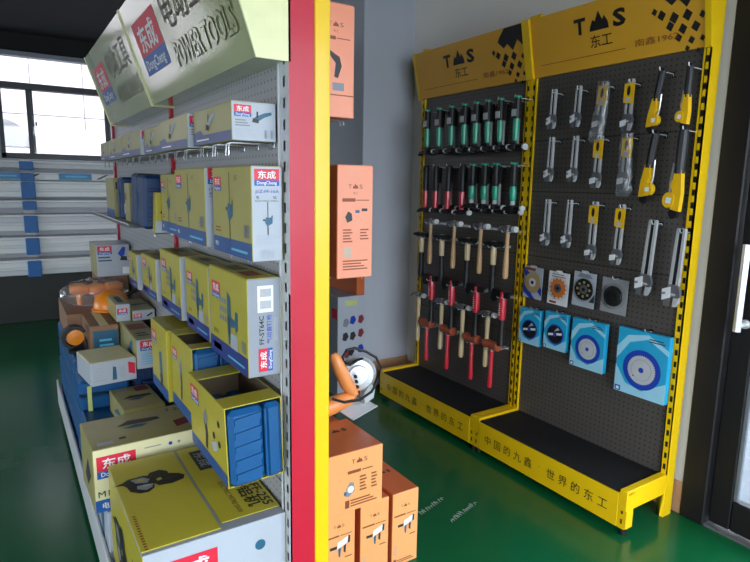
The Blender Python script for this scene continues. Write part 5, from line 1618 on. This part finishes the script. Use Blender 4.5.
F.poly([(sx * 0.46, sz * 0.15), (sx * 0.56, sz * 0.15), (sx * 0.55, sz * 0.7), (sx * 0.48, sz * 0.75)], 'ink_teal').rect(sx * 0.62, sz * 0.2, sx * 0.75, sz * 0.7, 'ink_steel')
F.poly([(sx * 0.82, sz * 0.35), (sx * 0.97, sz * 0.25), (sx * 0.97, sz * 0.75), (sx * 0.82, sz * 0.85)], 'logo_red')
F.lines(sx * 0.06, sz * 0.15, sx * 0.22, sz * 0.65, 5, 'ink_steel')
finish(root, L, F, T)
tool_case('tool_case', 'dark navy case in shadow under the olive carton with white branded end', (0.450, 0.625), (2.80, 3.06), (0.457, 0.645), colour='case_navy')
root, L, F, T, (sx, sy, sz) = carton('tool_carton', 'olive carton with white branded end, tool drawn on its side, above the navy case', (0.462, 0.566), (2.705, 3.30), (0.647, 0.782), None, 'carton_olive', 'carton_white', 'carton_olive')
F.logo(sx * 0.16, sz * 0.62, sx * 0.72).lines(sx * 0.18, sz * 0.12, sx * 0.62, sz * 0.42, 5, 'ink_sky')
L.poly([(sy * 0.70, sz * 0.55), (sy * 0.80, sz * 0.85), (sy * 0.86, sz * 0.8), (sy * 0.80, sz * 0.15), (sy * 0.74, sz * 0.1)], 'ink_teal')
T.rect(sx * 0.1, sy * 0.35, sx * 0.9, sy * 0.55, 'ink_rust').lines(sx * 0.2, sy * 0.1, sx * 0.5, sy * 0.15, 2, 'ink_dark')
finish(root, L, F, T)
root, L, F, T, (sx, sy, sz) = carton('tool_carton', 'flat olive carton with white end, right of two on the olive carton', (0.520, 0.630), (3.10, 3.42), (0.784, 0.836), None, 'carton_olive', 'carton_white', 'carton_olive')
F.logo(sx * 0.04, sz * 0.2, sx * 0.36).poly([(sx * 0.65, sz * 0.3), (sx * 0.9, sz * 0.6), (sx * 0.88, sz * 0.75), (sx * 0.62, sz * 0.45)], 'ink_dark')
pic_sawblade(T, sx * 0.5, sy * 0.5, sx * 0.8)
finish(root, L, F, T)
root, L, F, T, (sx, sy, sz) = carton('tool_carton', 'flat olive carton with white end, left of two, before the orange dome', (0.444, 0.514), (3.12, 3.40), (0.784, 0.872), None, 'carton_olive', 'carton_white', 'carton_olive')
F.logo(sx * 0.1, sz * 0.4, sx * 0.7)
T.rect(sx * 0.3, sy * 0.2, sx * 0.7, sy * 0.8, 'ink_dark')
finish(root, L, F, T)
tool_case('tool_case', 'blue case on the deck at the far end under the brown carton', (0.232, 0.60), (3.06, 4.06), (ZD, 0.40), handle=False)
tool_case('tool_case', 'upper blue case at the far end directly beneath the brown carton', (0.236, 0.60), (3.08, 4.06), (0.402, 0.615), handle=False)
root, L, F, T, (sx, sy, sz) = carton('brown_carton', 'brown cardboard carton with teal printed panel, left of the olive carton', (0.322, 0.455), (3.13, 3.49), (0.6175, 0.768), None, 'carton_brown', 'carton_brown', 'carton_brown', seam=False)
for s, nme in ((-1, 0), (1, 1)):
    MB().box((-sx / 2 + 0.001 if s < 0 else 0.002, -sy / 2 + 0.002, sz), (-0.002 if s < 0 else sx / 2 - 0.001, sy / 2 - 0.002, sz + 0.003), 'carton_brown', 0.001).part('top_flap', root, world=False)
MB().box((-0.02, -sy / 2 - 0.001, sz + 0.003), (0.02, sy / 2, sz + 0.004), 'carton_cream').part('packing_tape', root, world=False)
F.rect(sx * 0.10, sz * 0.08, sx * 0.98, sz * 0.84, 'ink_teal').lines(sx * 0.3, sz * 0.25, sx * 0.5, sz * 0.35, 2, 'ink_sky')
finish(root, L, F)
# small cut-off tool: black hood with an orange disc behind it
t = thing('cut_off_tool', 'black hooded tool with orange disc, left of the brown carton', 'power tool', (0.258, 3.24, 0.617))
MB().prism(arc((0, 0.085), 0.060, 30, 260, 18) + arc((0, 0.085), 0.044, 260, 30, 18), lambda a, b, d: (a, d, b), -0.03, 0.03, 'rubber_black').part('hood', t, world=False)
MB().lathe([(0.0001, -0.02), (0.041, -0.016), (0.043, 0.0), (0.041, 0.016), (0.0001, 0.02)], (0.004, 0, 0.083), (0, 1, 0), 'tool_orange', 22).part('disc', t, world=False)
MB().tube([(0.02, 0.02, 0.02), (0.02, 0.10, 0.03), (0.02, 0.17, 0.03)], 0, 'rubber_black', 10, [0.026, 0.024, 0.02]).part('motor_body', t, world=False)
MB().box((-0.03, -0.02, 0), (0.045, 0.05, 0.018), 'rubber_black', 0.004).part('base', t, world=False)
# orange domed guard
t = thing('dust_shroud', 'glossy orange dome-shaped tool cover lying before the bagged tools', 'tool cover', (0.452, 3.51, 0.769), (0, 0, 0.1))
MB().lathe([(0.095, 0.0), (0.098, 0.012), (0.092, 0.05), (0.075, 0.085), (0.045, 0.108), (0.0001, 0.116)], (0.03, 0, 0), (0, 0, 1), 'tool_orange', 28).part('dome', t, world=False)
MB().lathe([(0.100, 0.0), (0.106, 0.004), (0.106, 0.012), (0.098, 0.016)], (0.03, 0, 0), (0, 0, 1), 'tool_orange', 28).part('rim', t, world=False)
MB().cyl((0.11, -0.01, 0.08), (0.17, -0.02, 0.105), 0.012, 'rubber_black', n=12).part('hose_port', t, world=False)
root, L, F, T, (sx, sy, sz) = carton('brown_carton', 'plain brown carton at the far end, under the clear plastic bag', (0.25, 0.62), (3.50, 4.05), (0.6175, 0.765), None, 'carton_brown', 'carton_brown', 'carton_brown', seam=False)
root, L, F, T, (sx, sy, sz) = carton('brown_carton', 'plain brown carton under the far white tool carton', (0.45, 0.625), (3.80, 4.04), (0.767, 0.925), None, 'carton_brown', 'carton_brown', 'carton_brown', seam=False)
# clear bag with three orange tools in it
rnd = random.Random(11)
vs, nu, nv = [], 26, 14
for j in range(nv + 1):
    ph = -PI / 2 + PI * j / nv
    for i in range(nu):
        a = 2 * PI * i / nu
        r = 1 + rnd.uniform(-0.10, 0.10)
        cz = math.sin(ph)
        cr = abs(math.cos(ph)) ** 0.6
        vs.append((0.425 + 0.18 * math.cos(a) * cr * r, 3.695 + 0.088 * math.sin(a) * cr * r, 0.846 + 0.078 * cz * (r if cz > 0 else 1)))
fs = [[j * nu + i, j * nu + (i + 1) % nu, (j + 1) * nu + (i + 1) % nu, (j + 1) * nu + i] for j in range(nv) for i in range(nu)]
o = MB().add(vs, fs, 'bag_plastic').part('plastic_bag', None, 75)
tagit(o, 'crumpled clear plastic bag of orange tools, beneath the far white carton', 'bag')
for k, (x_, y_, z_) in enumerate(((0.335, 3.69, 0.87), (0.43, 3.69, 0.865), (0.52, 3.69, 0.87))):
    t = thing('orange_tool', ('left', 'middle', 'right')[k] + ' orange tool body inside the clear plastic bag', 'power tool', (x_, y_, z_), (0.1 * (k - 1), 0.08, 0.2 * k), 'orange tools in the bag')
    MB().lathe([(0.0001, -0.05), (0.026, -0.046), (0.034, -0.02), (0.036, 0.02), (0.028, 0.046), (0.0001, 0.05)], (0, 0, 0), (1, 0, 0), 'saw_orange', 16).part('body', t, world=False)
    MB().cyl((0.0, 0.0, -0.02), (0.008, 0.0, -0.09), 0.016, 'saw_orange', n=12).part('grip', t, world=False)
    MB().cyl((0.03, 0, 0.02), (0.046, 0, 0.02), 0.012, 'rubber_black', n=12).part('knob', t, world=False)
root, L, F, T, (sx, sy, sz) = carton('tool_carton', 'white branded carton with blue tool picture, at the far end above the plastic bag', (0.443, 0.630), (3.74, 4.02), (0.927, 1.116), None, 'carton_olive', 'carton_white', 'carton_grey')
F.logo(sx * 0.05, sz * 0.70, sx * 0.42).lines(sx * 0.06, sz * 0.46, sx * 0.40, sz * 0.2, 2, 'ink_teal').lines(sx * 0.06, sz * 0.08, sx * 0.5, sz * 0.34, 5, 'ink_steel').rect(sx * 0.76, sz * 0.06, sx * 0.98, sz * 0.28, 'ink_white')
F.poly([(sx * 0.64, sz * 0.72), (sx * 0.80, sz * 0.94), (sx * 0.88, sz * 0.9), (sx * 0.84, sz * 0.66), (sx * 0.72, sz * 0.62)], 'ink_royal', 2).poly([(sx * 0.7, sz * 0.5), (sx * 0.92, sz * 0.48), (sx * 0.9, sz * 0.62), (sx * 0.74, sz * 0.64)], 'ink_dark', 2)
finish(root, L, F)


# ================================================================== ORANGE CARTONS right of the yellow gondola
def orange_front(F, sx, sz, pic, cols=True):
    h = sx * 0.085
    tms(F, sx * 0.5 - h * 2.05, sz * 0.80, h, 'ink_rust', bold=0.0)
    F.text('东工', sx * 0.5, sz * 0.765, h * 0.4, 'ink_rust', centre=True)
    F.rect(sx * 0.08, sz * 0.685, sx * 0.5, sz * 0.705, 'ink_rust').lines(sx * 0.54, sz * 0.685, sx * 0.36, sz * 0.02, 1, 'ink_rust')


for k, (x, lb) in enumerate((((0.885, 1.022), 'leftmost of three standing orange drill cartons, half hidden by the yellow post'), ((1.042, 1.172), 'middle of three standing orange drill cartons on the green floor'), ((1.186, 1.312), 'rightmost of three standing orange drill cartons, chalk marks beside it'))):
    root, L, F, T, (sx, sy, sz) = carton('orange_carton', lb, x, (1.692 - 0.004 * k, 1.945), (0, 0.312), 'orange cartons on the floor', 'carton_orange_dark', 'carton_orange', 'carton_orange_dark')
    orange_front(F, sx, sz, 'drill')
    pic_hammerdrill(F, sx * 0.52, sz * 0.55, sx * 0.6)
    F.lines(sx * 0.68, sz * 0.38, sx * 0.22, sz * 0.03, 1, 'ink_rust').lines(sx * 0.08, sz * 0.16, sx * 0.14, sz * 0.14, 4, 'ink_pale').lines(sx * 0.2, sz * 0.04, sx * 0.65, sz * 0.05, 2, 'ink_rust').rect(sx * 0.08, sz * 0.03, sx * 0.18, sz * 0.10, 'ink_rust')
    h = 0.02
    tms(T, sx * 0.5 - h * 2, sy * 0.62, h, 'ink_dark')
    finish(root, L, F, T)
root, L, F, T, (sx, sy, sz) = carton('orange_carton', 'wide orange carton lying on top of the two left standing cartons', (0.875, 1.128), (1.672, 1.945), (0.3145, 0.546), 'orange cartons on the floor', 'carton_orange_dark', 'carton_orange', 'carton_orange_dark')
h = 0.017
tms(F, sx * 0.60 - h * 2.05, sz * 0.80, h, 'ink_rust', bold=0.0)
F.rect(sx * 0.40, sz * 0.64, sx * 0.62, sz * 0.69, 'ink_rust').lines(sx * 0.64, sz * 0.645, sx * 0.18, sz * 0.04, 1, 'ink_rust')
F.poly([(sx * 0.36, sz * 0.28), (sx * 0.42, sz * 0.26), (sx * 0.52, sz * 0.34), (sx * 0.50, sz * 0.48), (sx * 0.44, sz * 0.5), (sx * 0.38, sz * 0.40)], 'ink_grey').poly(circ(sx * 0.45, sz * 0.38, sz * 0.06, 12), 'ink_white', 2).rect(sx * 0.34, sz * 0.3, sx * 0.38, sz * 0.36, 'ink_teal', 2)
F.lines(sx * 0.60, sz * 0.30, sx * 0.12, sz * 0.28, 5, 'ink_rust').lines(sx * 0.80, sz * 0.30, sx * 0.1, sz * 0.28, 5, 'ink_rust').lines(sx * 0.45, sz * 0.07, sx * 0.45, sz * 0.14, 3, 'ink_rust').rect(sx * 0.36, sz * 0.07, sx * 0.43, sz * 0.2, 'ink_rust')
tms(T, sx * 0.40, sy * 0.62, 0.024, 'ink_dark')
finish(root, L, F, T)
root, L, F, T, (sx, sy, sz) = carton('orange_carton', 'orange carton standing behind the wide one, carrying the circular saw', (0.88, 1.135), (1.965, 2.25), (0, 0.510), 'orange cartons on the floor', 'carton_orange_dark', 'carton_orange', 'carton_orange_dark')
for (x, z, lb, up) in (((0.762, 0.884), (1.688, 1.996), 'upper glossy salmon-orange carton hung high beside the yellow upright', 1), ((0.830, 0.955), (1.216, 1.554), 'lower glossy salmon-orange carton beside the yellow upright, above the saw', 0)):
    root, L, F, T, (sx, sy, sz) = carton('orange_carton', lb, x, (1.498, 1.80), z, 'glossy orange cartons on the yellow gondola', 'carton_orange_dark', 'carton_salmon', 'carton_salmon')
    tms(F, sx * 0.30, sz * 0.80, sx * 0.10, 'ink_rust', bold=0.0)
    F.text('东工', sx * 0.5, sz * 0.75, sx * 0.06, 'ink_rust', centre=True)
    F.rect(sx * 0.14, sz * 0.685, sx * 0.50, sz * 0.715, 'ink_rust').lines(sx * 0.52, sz * 0.69, sx * 0.36, sz * 0.018, 1, 'ink_rust')
    if up:
        F.poly([(sx * 0.20, sz * 0.62), (sx * 0.48, sz * 0.56), (sx * 0.60, sz * 0.54), (sx * 0.66, sz * 0.46), (sx * 0.56, sz * 0.35), (sx * 0.46, sz * 0.36), (sx * 0.5, sz * 0.48), (sx * 0.4, sz * 0.52)], 'ink_dark').rect(sx * 0.42, sz * 0.24, sx * 0.72, sz * 0.31, 'ink_grey').rect(0.001, sz * 0.195, sx - 0.001, sz * 0.205, 'ink_rust')
    else:
        F.poly([(sx * 0.22, sz * 0.55), (sx * 0.30, sz * 0.60), (sx * 0.40, sz * 0.58), (sx * 0.42, sz * 0.52), (sx * 0.28, sz * 0.50)], 'ink_dark').rect(sx * 0.5, sz * 0.585, sx * 0.62, sz * 0.61, 'ink_teal').rect(sx * 0.68, sz * 0.60, sx * 0.84, sz * 0.625, 'ink_dark')
        F.lines(sx * 0.16, sz * 0.32, sx * 0.26, sz * 0.13, 5, 'ink_rust').lines(sx * 0.64, sz * 0.34, sx * 0.24, sz * 0.11, 4, 'ink_rust').rect(sx * 0.18, sz * 0.19, sx * 0.40, sz * 0.28, 'ink_pale').lines(sx * 0.16, sz * 0.07, sx * 0.7, sz * 0.10, 4, 'ink_rust')
    finish(root, L, F, T)
    for q in range(2):
        prong(1.56 + q * 0.16, z[0] - 0.0028, x[1] - 0.745, '%s wire prong under the %s salmon-orange carton' % (('near', 'far')[q], 'upper' if up else 'lower'), 'wire prongs of the yellow gondola', XG + 0.10, True)

# ------------------------------------------------------------------ circular saw
t = thing('circular_saw', 'orange and silver circular saw with looped black cord, on an orange carton', 'saw', (1.16, 2.02, 0.511))


def sw(a, b, d=0.0):       # local point: a = along X in cm, b = height in cm, d = depth in cm
    return Vector((a / 100, d / 100, b / 100))


vs = [sw(-5, 5.5, 4), sw(1.8, 0.2, -4), sw(14, 4.0, -4), sw(8.0, 8.2, 5)]
nrm = (vs[1] - vs[0]).cross(vs[2] - vs[0]).normalized() * 0.005
MB().add(vs + [v_ + nrm for v_ in vs], [[3, 2, 1, 0], [4, 5, 6, 7], [0, 1, 5, 4], [1, 2, 6, 5], [2, 3, 7, 6], [3, 0, 4, 7]], 'chrome').part('base_plate', t, world=False)
MB().tube([vs[1] + nrm, vs[2] + nrm], 0.004, 'chrome', 6).part('plate_edge', t, world=False)
ax = Vector((-0.45, -0.88, 0.12))
gc = sw(7.1, 18.6, 1)
MB().lathe([(0.0001, -0.026), (0.066, -0.024), (0.076, -0.010), (0.076, 0.012), (0.062, 0.030), (0.0001, 0.034)], gc, ax, 'saw_silver', 28).part('blade_guard', t, world=False)
MB().lathe([(0.062, 0.030), (0.064, 0.036), (0.044, 0.040), (0.040, 0.050), (0.0001, 0.052)], gc, ax, 'saw_silver', 24).part('gear_cover', t, world=False)
MB().lathe([(0.074, -0.004), (0.080, -0.004), (0.080, 0.004), (0.074, 0.004)], gc, ax, 'steel_dark', 28).part('guard_rim', t, world=False)
MB().prism([(8.0, 6.0), (12.5, 8.0), (13.2, 12.5), (10.5, 15.0), (7.5, 10.5)], lambda a, b, d: sw(a, b, d), -3.5, -0.5, 'saw_silver').part('bracket', t, world=False)
MB().tube([sw(-6.6, 30.2, -2), sw(-6.0, 28.5, -2.5), sw(-4.0, 23.5, -3), sw(-0.8, 16.5, -3.5), sw(2.6, 12.2, -4), sw(1.6, 9.6, -4)], 0, 'saw_orange', 14, [0.012, 0.024, 0.028, 0.030, 0.028, 0.022]).part('handle', t, world=False)
MB().tube([sw(2.0, 10.6, -3.6), sw(-2.5, 9.6, -3.2), sw(-7.5, 8.2, -2.6), sw(-14, 6.4, -1)], 0, 'saw_orange', 16, [0.026, 0.034, 0.038, 0.040]).part('motor_housing', t, world=False)
MB().box(sw(-22, 0, -3), sw(-12.5, 9.8, 5), 'saw_orange', 0.012).part('rear_housing', t, world=False)
for q in range(4):
    MB().box(sw(1.2 + q * 0.5, 19.6 - q * 2.3, -6.9), sw(2.1 + q * 0.5, 20.8 - q * 2.3, -5.4), 'rubber_black', 0.001).part('vent_slot', t, world=False)
cord = [(-9, 12.5, -6), (-4, 10.4, -7), (3, 10.2, -7.5), (9, 12.6, -7.2), (13, 17.0, -6.5), (14.2, 22.0, -6), (12.2, 26.6, -5.5), (7.2, 29.8, -5), (2.0, 32.0, -4.5), (-1.6, 31.6, -4.2), (-3.4, 28.8, -4), (-2.4, 26.0, -3.6), (1.0, 24.5, -3), (5.0, 25.6, -2), (9.5, 25.2, 0), (13.5, 21.5, 2), (15.0, 15.5, 3), (14.2, 9.0, 4)]
MB().tube([sw(*c_) for c_ in cord], 0.0058, 'rubber_black', 7).part('power_cord', t, world=False)

# ------------------------------------------------------------------ boxes against the pillar
root, L, F, T, (sx, sy, sz) = carton('printed_carton', 'grey-white carton with blue tool pictures standing against the pillar', (1.905, 2.128), (3.42, 3.86), (0, 0.722), None, 'carton_grey', 'carton_white', 'carton_grey')
F.rect(sx * 0.25, sz * 0.91, sx * 0.7, sz * 0.96, 'label_lime')
for (a, b, c_) in ((0.30, 0.74, 'ink_grey'), (0.55, 0.76, 'ink_royal'), (0.85, 0.76, 'ink_maroon'), (0.28, 0.60, 'ink_dark'), (0.55, 0.60, 'ink_dark'), (0.85, 0.62, 'ink_maroon'), (0.35, 0.42, 'ink_maroon'), (0.5, 0.44, 'ink_dark'), (0.85, 0.46, 'ink_royal'), (0.3, 0.28, 'ink_grey'), (0.6, 0.28, 'ink_teal')):
    F.poly([(sx * (a - 0.11), sz * (b - 0.03)), (sx * (a + 0.02), sz * (b - 0.045)), (sx * (a + 0.12), sz * b), (sx * (a + 0.05), sz * (b + 0.045)), (sx * (a - 0.08), sz * (b + 0.035))], c_)
L.rect(sy * 0.80, sz * 0.78, sy * 0.98, sz * 0.88, 'logo_red')
finish(root, L, F)
root, L, F, T, (sx, sy, sz) = carton('brown_carton', 'flat brown carton stood on the grey-white carton against the pillar', (2.062, 2.128), (3.43, 3.86), (0.7245, 1.12), None, 'carton_orange_dark', 'carton_orange_dark', 'carton_orange_dark')
L.lines(sy * 0.2, sz * 0.4, sy * 0.5, sz * 0.3, 3, 'ink_rust')
finish(root, L, F)
bpy.context.view_layer.update()
